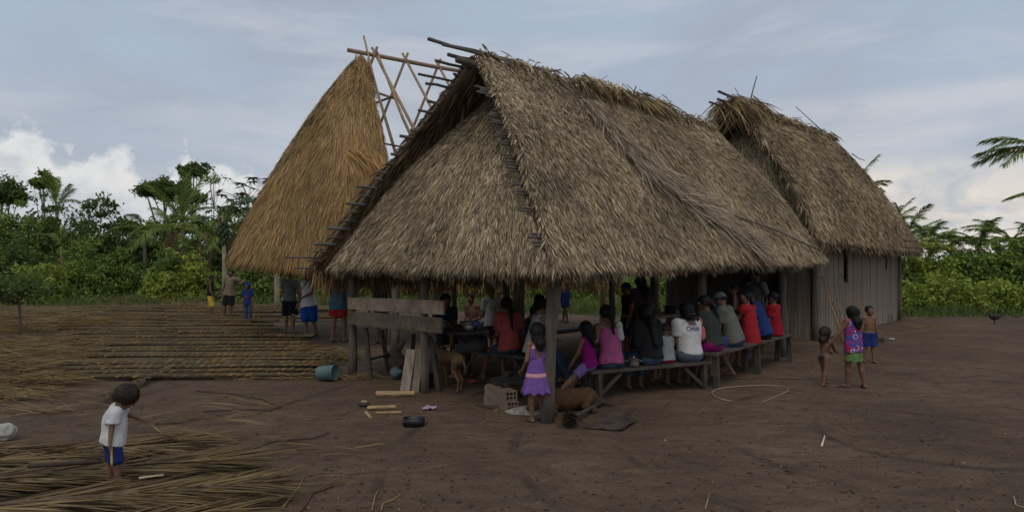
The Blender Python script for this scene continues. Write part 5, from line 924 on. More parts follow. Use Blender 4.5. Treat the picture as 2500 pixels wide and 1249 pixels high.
            st_ = blades('hair_strands', pp, g_, nrm(np.cross(g_, nn_)), {'short': .14, 'bowl': .16}.get(hair, .26)*hh*r.uniform(.6, 1.3, m_), .05*hh, nn_*-.1, r.uniform(.6, 2.2, (m_, 1))*np.ones((1, 3)), HAIRS if hm_ is HAIR else HAIRBS, t); st_['kind'] = 'stuff'
    if cap:
        c = Sdf(Hc-.75*hh, Hc+.75*hh, max(vx*.6, .05*hh)); c.ell(Hc+hu*hh*.12, V3(.43, .49, .46)*hh, Hm, .01); c.cut(Hc+hu*hh*.12, -hu); c.ell(Hc+hu*hh*.155+hfw*hh*.52, V3(.31, .30, .045)*hh, Hm@rot(0, -.12, 0), .02*hh); c.obj('cap', cap, t)
    if sandals:
        for i, s_ in enumerate((1, -1)):
            a_ = A[s_]
            fy = footyaw[i]; fd = V3(-math.sin(fy), math.cos(fy), 0); zz = max(a_[2]-.043*h, .001); q = V3(a_[0], a_[1], zz); la_ = np.cross(fd, V3(0, 0, 1)); m = MB(); vs = []; n = 14
            for z_ in (0, .010*h):
                for k_ in range(n): th = 2*math.pi*k_/n; vs.append(q+fd*(.036*h+.077*h*math.cos(th))+la_*.030*h*math.sin(th)*(1+.2*math.cos(th))+V3(0, 0, z_))
            fs = [tuple(reversed(range(n))), tuple(range(n, 2*n))]+[(k_, (k_+1) % n, n+(k_+1) % n, n+k_) for k_ in range(n)]; m.add(vs, fs)
            f0 = q+fd*.085*h+V3(0, 0, .012*h)
            for sg in (1, -1): m.tube([f0+V3(0, 0, .012*h), q+fd*.055*h+la_*sg*.022*h+V3(0, 0, .024*h), q+fd*.018*h+la_*sg*.028*h+V3(0, 0, .010*h)], .004*h, 5)
            m.build('sandal', sandals, t)
    return t
SIT = dict(knee=((.12, .6, 1), (-.12, .6, 1)))
# ---------------------------------------------------------------- benches and the inner table
def bench(label, A, B, seat, w, legs=2, brace=True, ends=(0.06, .94)):
    A, B = Vector(A), Vector(B); d = (B-A); L_ = d.length; d.normalize(); s = Vector((-d.y, d.x, 0)); t = thing('bench', label, 'bench')
    board('seat', A+Vector((0, 0, seat-.02)), B+Vector((0, 0, seat-.02)), w, .04, (0, 0, 1), BENCHW, t, 1.1)
    for k in range(legs):
        f = ends[0]+(ends[1]-ends[0])*k/(legs-1); c = A+d*L_*f
        for sg in (-1, 1): board('leg', c+s*sg*(w/2-.03)+Vector((0, 0, -.03)), c+s*sg*(w/2-.05)+Vector((0, 0, seat-.04)), .09, .05, d, BENCHW, t)
        if brace and k in (0, legs-1): e = 1 if k == 0 else -1; board('brace', c+s*(-w/2+.045)+d*e*.02+Vector((0, 0, .06)), c+s*(-w/2+.045)+d*e*min(.34, L_*.2)+Vector((0, 0, seat-.06)), .05, .025, s, BENCHW, t)
    return t
FA, FB = Vector((.95, 7.80, 0)), Vector((2.72, 8.62, 0)); LA, LB = Vector((2.72, 8.50, 0)), Vector((4.92, 10.98, 0)); BA, BB = Vector((-.80, 9.44, 0)), Vector((.38, 8.62, 0))
bench('rough plank bench holding the woman in the white school tee', FA, FB, .38, .30); bench('long plank bench running out past the grey-capped man', LA, LB, .50, .28, 3, False, (.02, .97)); bench('plank bench under the woman in coral', BA, BB, .43, .28)
bench('low bench deep inside the shelter', AB(3.2, 3.4), AB(5.6, 3.5), .42, .26, 2, False)
def on_line(u, A, B): k = (u-1250)/F; d = B-A; t = (k*A.y-A.x)/(d.x-k*d.y); return A+d*t
it = thing('inner_table', 'plank table inside the shelter carrying a steel bowl', 'table')
for k in range(3): board('top_board', AB(4.3, 1.4+.24*k, .80), AB(6.1, 1.4+.24*k, .80), .23, .035, (0, 0, 1), PLANK, it, 1.3)
for (a, b) in ((4.45, 1.4), (4.45, 1.9), (5.95, 1.4), (5.95, 1.9)): board('leg', AB(a, b, -.02), AB(a, b, .78), .07, .06, (1, 0, 0), BENCHW, it)
bp_ = AB(4.75, 1.62, .82); lathe_thing('steel_bowl', [(0, 0), (.07, 0), (.12, .05), (.135, .12), (.15, .125), (.13, .135), (.11, .06), (0, .02)], STEEL, bp_, 'round steel bowl standing on the inner table', 'bowl')
pot(AB(5.3, 1.6, .82), .11, .14, 'dark cooking pot at the back of the inner table', True, mt('sooty_pot', (.03, .03, .03), .5, .3, 8, .1, metal=.5))
c_ = on_line(1541, FA, FB); pot((c_.x+.02, c_.y-.06, .385), .075, .10, 'small dented aluminium pot on the bench between two women', True)
pot(AB(.40, 2.35, .822), .085, .11, 'aluminium pot standing on the work table', False); pot(AB(.48, 1.86, .822), .075, .12, 'lidded aluminium kettle pot at the end of the work table', True); pot(gz(1040, 945, .0), .10, .2, 'tall sooty pot on the earth behind the leaning planks', False, MT['sooty_pot'])
for k, (b_, c) in enumerate(((3.5, (.15, .4, .3)), (3.15, (.5, .42, .1)), (2.9, (.12, .35, .45)))): lathe_thing('cup', [(0, 0), (.03, 0), (.036, .08), (.033, .082), (.027, .01), (0, .008)], mt('plastic_cup_%d' % k, c, .4, .1, 5, 0), AB(.38, b_, .818), ('green', 'yellow', 'blue')[k]+' plastic cup on the work table', 'cup')
def sack(loc, label, seed):
    s = Sdf((-.3, -.3, -.02), (.35, .3, .55), .014); s.ell((0, 0, .16), (.19, .15, .18), None, .05); s.cone((.02, 0, .28), (.16, .02, .46), .08, .02, .06); s.cut((0, 0, 0), (0, 0, -1)); s.ripple(.012, seed, 22, (1, 1, .6)); o = s.obj('sack', mt('jute_sack', (.20, .15, .11), .95, .25, 12, .5, bscale=60)); o.location = loc; return tag(o, label, 'sack')
sack(gz(962, 902, 0), 'slumped brown sack with a twisted neck under the work table', 5)
s = Sdf((-.2, -.2, -.01), (.2, .2, .3), .012); s.ell((0, 0, .11), (.14, .11, .12), None, .03); s.ell((.05, -.03, .15), (.08, .07, .09), None, .03); s.cut((0, 0, 0), (0, 0, -1)); s.ripple(.010, 77, 40, (1, 1, 1)); o = s.obj('plastic_bag', mt('white_plastic', (.52, .50, .46), .4, .15, 10, .3, transl=.3)); o.location = gz(12, 1074, 0); o.scale = (.72, .72, .72); tag(o, 'crumpled whitish plastic bag on the bare earth', 'bag')
m = MB(); n = 16
for i in range(n):
    for j in range(7):
        x_, y_ = -.62+1.24*i/n, -.22+.44*j/7; m.box((x_+.03*(j % 2)+rnd.uniform(-.01, .01), y_, .012+.008*((i+j) % 2)), (.07, .015, 0), (0, .055, 0), (0, 0, .006), tuple([rnd.uniform(.7, 1.25)]*3))
o = m.build('woven_panel', mt('fresh_weave', (.42, .30, .12), .8, .2, 6, .2, attr='tone'), None, colored=True); o.location = gz(703, 826, .07); o.rotation_euler = (0, 0, -.06); tag(o, 'small freshly woven straw-coloured panel lying on the mats', 'woven panel')

# ---------------------------------------------------------------- people
C_WHITE = cloth('white', (.58, .57, .56)); C_CREAM = cloth('cream', (.42, .40, .36)); C_BLACK = cloth('black', (.016, .016, .018)); C_DARK = cloth('charcoal', (.035, .035, .038)); C_DENIM = cloth('denim', (.055, .075, .115), .3); C_GREY = cloth('grey', (.14, .15, .14)); C_RED = cloth('red', (.33, .02, .026)); C_BLUE = cloth('blue', (.018, .04, .15)); C_TEAL = cloth('teal', (.055, .14, .19)); C_MAG = cloth('magenta', (.22, .008, .13)); C_PINK = cloth('pink', (.36, .085, .20)); C_LAV = cloth('lavender', (.20, .12, .30)); C_CORAL = cloth('coral', (.38, .075, .065), .3); C_PURP = cloth('purple', (.17, .085, .30)); C_LPINK = cloth('light_pink', (.62, .30, .34)); C_GREEN = cloth('green', (.13, .21, .08), .45); C_BROWN = cloth('brown', (.19, .15, .10)); C_YEL = cloth('yellow', (.62, .42, .06)); C_NAVY = cloth('navy', (.022, .035, .15)); C_OLIVE = cloth('dark_green', (.035, .042, .035)); RUBBER = mt('sandal_rubber', (.03, .03, .033), .7, .2, 8, .1)
def floral():
    M = bpy.data.materials.new('floral_print'); M.use_nodes = True; N = M.node_tree.nodes; L = M.node_tree.links; b = N['Principled BSDF']; b.inputs['Roughness'].default_value = .9; tc = N.new('ShaderNodeTexCoord'); v = N.new('ShaderNodeTexVoronoi'); v.inputs['Scale'].default_value = 11; L.new(tc.outputs['Object'], v.inputs[0]); v2 = N.new('ShaderNodeTexNoise'); v2.inputs['Scale'].default_value = 9; L.new(tc.outputs['Object'], v2.inputs[0])
    r = N.new('ShaderNodeValToRGB'); r.color_ramp.interpolation = 'CONSTANT'; e = r.color_ramp.elements; e[0].color = (.36, .01, .08, 1); e[1].position = .5; e[1].color = (.05, .07, .30, 1); e2 = e.new(.62); e2.color = (.28, .02, .18, 1); L.new(v2.outputs[0], r.inputs[0])
    w = N.new('ShaderNodeValToRGB'); w.color_ramp.interpolation = 'CONSTANT'; f = w.color_ramp.elements; f[0].color = (0, 0, 0, 1); f[1].position = .34; f[1].color = (1, 1, 1, 1); g = f.new(.42); g.color = (0, 0, 0, 1); L.new(v.outputs['Distance'], w.inputs[0]); sc = N.new('ShaderNodeMath'); sc.operation = 'MULTIPLY'; v3 = N.new('ShaderNodeValToRGB'); v3.color_ramp.elements[0].position = .5; v3.color_ramp.elements[1].position = .55; L.new(v.outputs['Color'], v3.inputs[0]); L.new(w.outputs[0], sc.inputs[0]); L.new(v3.outputs[0], sc.inputs[1])
    mx = N.new('ShaderNodeMix'); mx.data_type = 'RGBA'; mx.inputs[7].default_value = (.62, .56, .58, 1); L.new(sc.outputs[0], mx.inputs[0]); L.new(r.outputs[0], mx.inputs[6]); L.new(mx.outputs[2], b.inputs['Base Color']); return M
FLORAL = floral()
# children in the yard
g = gz(275, 1192, .05)
person('toddler in white tee and yellow-striped blue shorts standing on dry fronds', g, R(-62), .77, .235, 1.2, 0, lean=(.10, 0), head=(0, -.55, 0), feet=((.07, .05, .036), (-.07, -.03, .036)), hands=((.18, -.02, .33), (-.30, .26, .50)), elbow=((.5, -1, -.2), (-.3, -.5, -1)), hair='bowl', hairm=HAIRB, vox=.0105,
       shirt=dict(mat=C_WHITE, sleeve=.72, hem=-.045, loose=.03, hemdir=(.0, -.22, 0), neck=1.15), bottom=dict(mat=C_NAVY, len=1.12, loose=.032, extra=(('stripe', C_YEL, .004, (((0, -.008, 0), (0, -1, 0)), ((0, .016, 0), (0, 1, 0)), ((.02, 0, 0), (-1, 0, 0)))),)), belly=.012)
person('boy in a black sleeveless top and yellow shorts beside the papaya trunk', gz(514, 777, .03), R(-80), 1.42, .15, .9, 1, shirt=dict(mat=C_BLACK, sleeve=0, hem=-.02), bottom=dict(mat=C_YEL, len=1.05, loose=.016), hands=((.10, .08, .50), None), feet=((.05, .06, .036), (-.05, -.02, .036)), sandals=RUBBER)
person('teenage boy in a brown tee and black shorts leaning an elbow by the papaya', gz(561, 780, .03), R(165), 1.60, .14, .95, 1, lean=(0, -.10), shirt=dict(mat=C_BROWN, sleeve=.65, hem=-.05, loose=.018), bottom=dict(mat=C_BLACK, len=1.0, loose=.02), hands=((.20, .05, .42), (-.28, .02, .72)), feet=((.11, .05, .036), (-.01, -.02, .036)), head=(.3, 0, 0), sandals=RUBBER)
person('small boy in a blue hooded shirt and jeans standing on the mats', gz(606, 789, .03), R(170), 1.20, .165, .95, 1, hair='hood', hood=C_BLUE, shirt=dict(mat=C_BLUE, sleeve=.8, hem=-.06, loose=.02, extra=(('shirt_print', C_RED, .003, (((0, 0, .62), (0, 0, -1)), ((0, 0, .66), (0, 0, 1)), ((-.05, 0, 0), (-1, 0, 0)), ((.05, 0, 0), (1, 0, 0)), ((0, .05, 0), (0, -1, 0)))),)), bottom=dict(mat=C_DENIM, len=1.85, loose=.014, name='jeans'))
g = gz(1310, 1030, 0)
person('girl in a purple dress with a pink band holding the corner post', g, R(28), 1.10, .165, .92, 0, lean=(.02, .03), hair='long', hairlen=.08, hands=((.22, .16, .52), (-.10, .10, .52)), feet=((.06, -.03, .05), (-.035, .03, .036)), vox=.0085, twist=-.1,
       dress=dict(mat=C_PURP, len=.20, flare=.065, openback=True, extra=(('pink_band', C_LPINK, .0035, (((0, 0, .455), (0, 0, -1)), ((0, 0, .495), (0, 0, 1)))), ('pink_yoke', C_LPINK, .0035, (((0, 0, .73), (0, 0, -1)),)))), sandals=RUBBER)
person('barefoot toddler in dark briefs reaching for the older girl hand', gz(2012, 941, 0), R(-62), .86, .20, 1.0, 1, lean=(.12, 0), head=(-.1, .25, 0), hair='long', hairlen=.02, hairm=HAIRB, feet=((.06, -.11, .04), (-.05, .12, .036)), hands=((.02, .26, .56), (-.08, .24, .55)), bottom=dict(mat=C_DARK, brief=True, loose=.006, top=.035, name='briefs'), belly=.02)
person('girl in a flowered top and green skirt walking with the toddler', gz(2084, 946, 0), R(12), 1.16, .155, .95, 1, hair='long', hairlen=.09, lean=(.02, 0), hands=((.14, .05, .44), (-.27, .10, .50)), feet=((.11, -.05, .036), (-.06, .03, .036)), footyaw=(-.5, .9), shirt=dict(mat=FLORAL, sleeve=0, hem=-.075, loose=.020, flare=.012), bottom=dict(mat=C_GREEN, skirt=.185, loose=.012, name='skirt'), sandals=RUBBER)
person('bare-chested boy in blue shorts grinning by the plank house', gz(2121, 884, 0), R(182), 1.02, .17, .95, 0, hair='short', head=(.15, .1, 0), hands=((.16, .0, .42), (-.17, .02, .42)), feet=((.09, -.02, .036), (-.05, .06, .036)), bottom=dict(mat=C_NAVY, len=.95, loose=.032, top=.03, extra=(('white_piping', C_WHITE, .002, (((0, 0, .285), (0, 0, 1)), ((0, 0, .20), (0, 0, -1)))),)), vox=.008)
# men under the grass roof
person('man in black shorts with a white flash and grey shirt under the grass eave', gz(707, 812, 0), R(-10), 1.62, .135, 1.02, 0, shirt=dict(mat=C_GREY, sleeve=.6, hem=-.02), bottom=dict(mat=C_BLACK, len=1.0, loose=.024, extra=(('white_flash', C_WHITE, .003, (((.08, 0, 0), (-1, 0, 0)), ((0, 0, .36), (.6, 0, 1)), ((0, 0, .1), (0, 0, -1)))),)), sandals=RUBBER, hands=((.14, .08, .52), (-.1, .12, .55)))
person('man in a white vest and royal blue shorts with one foot crossed', gz(754, 822, 0), R(150), 1.62, .135, 1.0, 0, lean=(.0, .06), twist=.2, shirt=dict(mat=C_WHITE, sleeve=0, hem=-.07, loose=.02, hemdir=(-.15, 0, 0)), bottom=dict(mat=cloth('royal', (.012, .07, .30)), len=1.02, loose=.036), feet=((.0, .05, .036), (-.03, -.12, .055)), hands=((.14, .08, .50), (-.06, .16, .60)), sandals=RUBBER)
person('man in a teal polo shirt and red shorts seen from behind under the grass eave', gz(827, 834, 0), R(-12), 1.66, .13, 1.08, 0, shirt=dict(mat=C_TEAL, sleeve=.75, hem=-.09, loose=.018), bottom=dict(mat=C_RED, len=.72, loose=.026), hands=((.15, .16, .60), (-.15, .18, .60)), feet=((.075, .02, .036), (-.075, -.03, .036)), sandals=RUBBER)
person('person in dark clothes standing behind the board rail', gz(932, 838, 0), R(160), 1.6, .135, 1.0, 1, shirt=dict(mat=C_DARK, sleeve=.7, hem=-.08), bottom=dict(mat=C_BLACK, len=.9, loose=.02), sandals=RUBBER, vox=.011)
# seated along the benches
def sit(label, p, yaw, h, seat, feet=None, hands='lap', **k):
    pz = seat/h+.058; k.setdefault('knee', SIT['knee'])
    if hands == 'lap': hands = ((.07, .17, pz+.09), (-.07, .17, pz+.09))
    return person(label, (p[0], p[1], 0), yaw, h, pel=(0, 0, pz), feet=feet or ((.07, .26, .036), (-.07, .24, .036)), hands=hands, **k)
q = on_line(1440, FA, FB); sit('girl in a magenta sleeveless top and lavender shorts, foot out to the dog', q, R(50), 1.14, .38, feet=((-.02, .27, .04), (-.42, .20, .06)), hf=.16, hair='long', hairlen=.10, lean=(.10, -.05), head=(-.3, .1, 0), shirt=dict(mat=C_MAG, sleeve=0, hem=-.02, loose=.010, extra=(('pale_trim', C_LPINK, .002, (((0, 0, .735), (0, 0, -1)),)),)), bottom=dict(mat=C_LAV, len=.8, loose=.012), hands=((.10, .22, .45), (-.12, .16, .40)), sandals=RUBBER, knee=((.2, .8, 1), (-.8, .6, .5)))
q = on_line(1492, FA, FB); sit('woman in a pink strappy top with a towel on her shoulder', q, R(25), 1.56, .38, hf=.135, bulk=1.12, skin=1, hair='pony', hairlen=.16, lean=(.16, 0), shirt=dict(mat=C_PINK, straps=True, hem=-.02, loose=.010), bottom=dict(mat=C_DENIM, len=.6, loose=.010), hands=((.10, .22, .40), (-.20, .06, .40)), sandals=RUBBER); pk = q
q = on_line(1588, FA, FB); sit('woman in black with long loose black hair', q, R(22), 1.56, .38, hf=.135, bulk=1.08, skin=1, hair='long', hairlen=.20, lean=(.18, 0), shirt=dict(mat=C_BLACK, sleeve=1.8, hem=-.01, loose=.014), bottom=dict(mat=C_DENIM, len=1.7, loose=.012, name='jeans'), vox=.010)
q = on_line(1632, FA, FB); sit('small child in a pale grey shirt squeezed between two women', q+Vector((0, .03, 0)), R(25), .95, .38, hf=.19, skin=0, hair='short', hairm=HAIRB, lean=(.22, .05), shirt=dict(mat=cloth('pale_grey', (.24, .26, .26)), sleeve=.6, hem=-.03, loose=.02), bottom=dict(mat=C_RED, len=.8, loose=.02), feet=((.05, .25, .18), (-.05, .23, .16)))
q = on_line(1686, FA, FB); wt = sit('woman in a white school tee with a red towel over her shoulder', q+Vector((-.01, -.02, 0)), R(22), 1.56, .38, hf=.135, bulk=1.30, skin=1, hair='long', hairlen=.0, lean=(.12, -.02), head=(-.2, .1, 0), shirt=dict(mat=C_WHITE, sleeve=.68, hem=.0, loose=.012), bottom=dict(mat=cloth('grey_denim', (.10, .11, .14), .25), len=.9, loose=.010), sandals=RUBBER, vox=.0095); wq = q
q = on_line(1742, LA, LB); sit('woman in dark green with magenta shorts and hair tied back', q, R(40), 1.52, .50, hf=.138, skin=1, hair='pony', hairlen=.12, lean=(.2, 0), head=(.6, 0, 0), shirt=dict(mat=C_OLIVE, sleeve=.6, hem=-.01, loose=.014), bottom=dict(mat=C_MAG, len=.8, loose=.014), vox=.010, hands=((.12, .20, .55), (-.08, .2, .5)))
q = on_line(1792, LA, LB); sit('man in a grey tee and grey cap bending forward on the bench', q, R(52), 1.60, .50, hf=.132, bulk=1.10, skin=0, hair='short', cap=C_GREY, lean=(.30, 0), head=(.1, .0, 0), shirt=dict(mat=cloth('grey_green', (.12, .125, .11)), sleeve=.75, hem=-.03, loose=.016), bottom=dict(mat=cloth('steel_blue', (.06, .08, .18)), len=.95, loose=.018), hands=((.16, .03, .26), (-.08, .24, .48)), feet=((.09, .05, .06), (-.05, .20, .036)), vox=.0095)
q = on_line(1834, LA, LB); sit('woman in a long red sleeveless top holding a child', q, R(50), 1.55, .50, hf=.135, skin=0, hair='pony', hairlen=.06, lean=(.14, 0), head=(1.1, .2, 0), shirt=dict(mat=C_RED, sleeve=.25, hem=-.075, loose=.018), bottom=dict(mat=C_DARK, len=.8, loose=.012), hands=((.05, .2, .60), (-.05, .22, .62)), vox=.010); rq = q
q = on_line(1864, LA, LB); sit('man in a dark blue tee leaning over the bench', q, R(50), 1.62, .50, hf=.132, bulk=1.12, skin=1, hair='short', lean=(.34, 0), shirt=dict(mat=C_BLUE, sleeve=.75, hem=-.03, loose=.016), bottom=dict(mat=C_BLACK, len=.8, loose=.016), vox=.010)
q = on_line(1893, LA, LB); sit('boy in a bright red tee at the end of the long bench', q, R(45), 1.42, .50, hf=.148, skin=1, hair='short', lean=(.05, 0), shirt=dict(mat=cloth('crimson', (.28, .012, .022)), sleeve=.65, hem=-.05, loose=.016), bottom=dict(mat=C_DARK, len=.8, loose=.014), vox=.010)
person('small bare-chested child held upright against the woman in red', (rq.x-.20, rq.y+.14, .62), R(70), .80, .20, 1.0, 1, hair='short', bottom=dict(mat=C_DARK, len=.6, loose=.01), vox=.012)
person('man in a dark cap and white shirt standing behind the end of the bench', AB(7.2, .75), R(120), 1.64, .132, 1.0, 1, cap=C_BLACK, shirt=dict(mat=C_GREY, sleeve=.7), bottom=dict(mat=C_DARK, len=1.8, name='trousers'), vox=.011)
# on the plank bench by the hearth
q = on_line(1168, BA, BB); sit('person in a dark top bending down to stroke the dog', q, R(58), 1.5, .43, hf=.138, skin=0, hair='short', lean=(1.05, -.1), head=(0, -.5, 0), shirt=dict(mat=C_DARK, sleeve=0, hem=-.01), bottom=dict(mat=cloth('drab', (.09, .085, .075)), len=.95, loose=.02), hands=((.16, .30, .30), (.0, .42, .30)), vox=.010, feet=((.10, .18, .036), (-.08, .22, .036)))
q = on_line(1243, BA, BB); sit('woman in a coral tee and denim shorts with a long ponytail', q, R(30), 1.56, .43, hf=.135, bulk=1.05, skin=1, hair='pony', hairlen=.24, lean=(.08, 0), shirt=dict(mat=C_CORAL, sleeve=.75, hem=-.02, loose=.014), bottom=dict(mat=C_DENIM, len=.55, loose=.010), feet=((.03, .16, .036), (-.12, .30, .036)), sandals=RUBBER, vox=.0095)
q = on_line(1302, BA, BB); sit('smiling woman in a black cap, white vest and jeans seen in profile', q, R(-68), 1.58, .43, hf=.135, bulk=1.02, skin=2, hair='pony', hairlen=.06, cap=C_BLACK, lean=(.16, 0), shirt=dict(mat=cloth('vest_white', (.46, .46, .44)), sleeve=0, hem=-.03, loose=.008), bottom=dict(mat=C_DENIM, len=1.9, loose=.010, name='jeans'), hands=((.10, .16, .42), (-.08, .22, .42)), feet=((.08, .33, .036), (-.06, .30, .036)), sandals=RUBBER, vox=.009)
person('child half hidden behind the woman in coral', AB(2.1, 2.0, 0), R(40), 1.28, .16, 1.0, 1, hair='short', shirt=dict(mat=C_DARK, sleeve=.6), bottom=dict(mat=C_DARK, len=.9), vox=.013)
# deep in the shade and beyond
person('dark-haired woman in a striped top standing in the deep shade', P(1567, 0, 10.4).xy.to_3d(), R(30), 1.56, .135, 1.1, 1, hair='long', hairlen=.12, shirt=dict(mat=cloth('maroon', (.05, .03, .03)), sleeve=.7), bottom=dict(mat=C_BLACK, len=1.0), vox=.012)
person('child in a blue skirt beside the woman in the deep shade', P(1533, 0, 11.4).xy.to_3d(), R(100), 1.42, .15, 1.0, 1, hair='short', shirt=dict(mat=C_DARK, sleeve=.6), bottom=dict(mat=C_BLUE, len=.9, loose=.02), vox=.012)
person('person in blue walking on the grass beyond the corner post', gz(1380, 787, 0), R(60), 1.62, .135, 1.0, 1, hair='short', shirt=dict(mat=C_BLUE, sleeve=.7, hem=-.1), bottom=dict(mat=C_NAVY, len=.95, loose=.03), vox=.011, feet=((.08, .08, .036), (-.08, -.08, .045)))
sit('person in grey reclining with crossed legs on the low bench', AB(3.6, 3.42), R(60), 1.6, .42, hf=.135, skin=1, hair='short', lean=(-.45, 0), shirt=dict(mat=C_DARK, sleeve=.7), bottom=dict(mat=C_DARK, len=.9), feet=((.05, .45, .30), (-.06, .28, .036)), vox=.012)
sit('person in a whitish shirt seated with their back to the hearth', AB(3.4, 4.5), R(20), 1.58, .46, hf=.135, skin=1, hair='short', lean=(.1, 0), shirt=dict(mat=C_CREAM, sleeve=.7, hem=-.03), bottom=dict(mat=C_DARK, len=1.6), vox=.012)
sit('bare-chested person sitting low at the far side of the shelter', AB(3.9, 5.6), R(150), 1.6, .3, hf=.135, skin=3, hair='short', lean=(.2, 0), bottom=dict(mat=C_BLUE, len=.9, loose=.02), vox=.012)
sit('person in a green shirt sitting beside the bare-chested one', AB(4.5, 5.3), R(170), 1.55, .35, hf=.135, skin=1, hair='long', hairlen=.05, lean=(.15, 0), shirt=dict(mat=cloth('leaf', (.05, .12, .03)), sleeve=.7), bottom=dict(mat=C_DARK, len=.9), vox=.012)
for (p_, hh_, rz, lab) in ((AB(3.9, 5.6), .30, .4, 'crate stool under the bare-chested person'), (AB(4.5, 5.3), .35, .8, 'crate stool under the person in the green shirt'), (AB(3.4, 4.5), .46, .2, 'box stool under the person in the whitish shirt'), (AB(1.35, 3.45), .46, .3, 'box stool behind the work table')):
    t = thing('stool', lab, 'stool', p_, rz)
    for k in range(3): board('top_board', (-.16, -.11+.11*k, hh_-.02), (.16, -.11+.11*k, hh_-.02), .10, .03, (0, 0, 1), BENCHW, t)
    for (x_, y_) in ((-.13, -.12), (.13, -.12), (-.13, .12), (.13, .12)): board('leg', (x_, y_, -.02), (x_, y_, hh_-.035), .04, .04, (1, 0, 0), BENCHW, t)
sit('dark-haired person sitting behind the work table', AB(1.35, 3.45), R(200), 1.5, .46, hf=.138, skin=1, hair='long', hairlen=.05, shirt=dict(mat=C_DARK, sleeve=.7), bottom=dict(mat=C_DARK, len=.9), vox=.012)
person('person in a checked pale shirt and jeans standing under the grass roof', P(1072, 0, 15.6).xy.to_3d(), R(180), 1.62, .135, 1.0, 1, hair='short', shirt=dict(mat=cloth('pale_check', (.36, .38, .40), .4), sleeve=.7), bottom=dict(mat=C_DENIM, len=1.9, name='jeans'), vox=.012)
# towels and the print on the white tee
def towel(label, p, yaw, mat, w, l1, l2):
    s = Sdf((-.16, -.2, -.36), (.16, .2, .1), .012); s.cone((0, .06, -.02), (0, -.06, -.03), w*.5, w*.5, .03); s.cone((0, -.085, -.03), (0.01, -.115, -l1), w*.42, w*.55, .03, flat=.35); s.cone((0, .08, -.02), (0, .11, -l2), w*.42, w*.5, .03, flat=.35); s.ripple(.008, int(w*1e4), 30); o = s.obj('towel', mat); o.location = p; o.rotation_euler = (0, 0, yaw); return tag(o, label, 'towel')
f_ = Vector((math.sin(-R(25)), math.cos(R(25)), 0)); r_v = Vector((math.cos(R(25)), math.sin(R(25)), 0))
towel('whitish towel with folds over the shoulder of the woman in pink', pk+f_*.085+r_v*.13+Vector((0, 0, .955)), R(25), C_CREAM, .09, .18, .12); towel('faded red towel over the shoulder of the woman in white', wq+f_*.06+r_v*.165+Vector((0, 0, .96)), R(22), cloth('faded_red', (.42, .12, .12)), .10, .24, .1)
def shirt_print(parent, body, txt, size, mat, x, z):
    cu = bpy.data.curves.new('lettering', 'FONT'); cu.body = txt; cu.size = size; cu.align_x = 'CENTER'; cu.offset = .0012; o = bpy.data.objects.new('lettering_source', cu); COL.objects.link(o); bpy.context.view_layer.update(); me = bpy.data.meshes.new_from_object(o.evaluated_get(bpy.context.evaluated_depsgraph_get())); bpy.data.objects.remove(o)
    bm = bmesh.new(); bm.from_mesh(me); bmesh.ops.triangulate(bm, faces=bm.faces); bmesh.ops.subdivide_edges(bm, edges=bm.edges, cuts=1); from mathutils.bvhtree import BVHTree
    bt = BVHTree.FromPolygons([v.co for v in body.data.vertices], [tuple(p.vertices) for p in body.data.polygons])
    for v in bm.verts:
        h_ = bt.ray_cast(Vector((x+v.co.x, -.8, z+v.co.y)), Vector((0, 1, 0))); y = h_[0].y if h_[0] is not None else -.15; v.co = Vector((x+v.co.x, y-.004, z+v.co.y))
    bm.to_mesh(me); bm.free(); link('lettering', me, mat, parent)
sh = [c for c in wt.children if c.name.startswith('shirt')][0]
shirt_print(wt, sh, 'Ortob', .082, cloth('print_blue', (.012, .03, .14)), -.01, .815); shirt_print(wt, sh, 'COLEGIO', .030, cloth('print_red', (.4, .03, .03)), .0, .895)
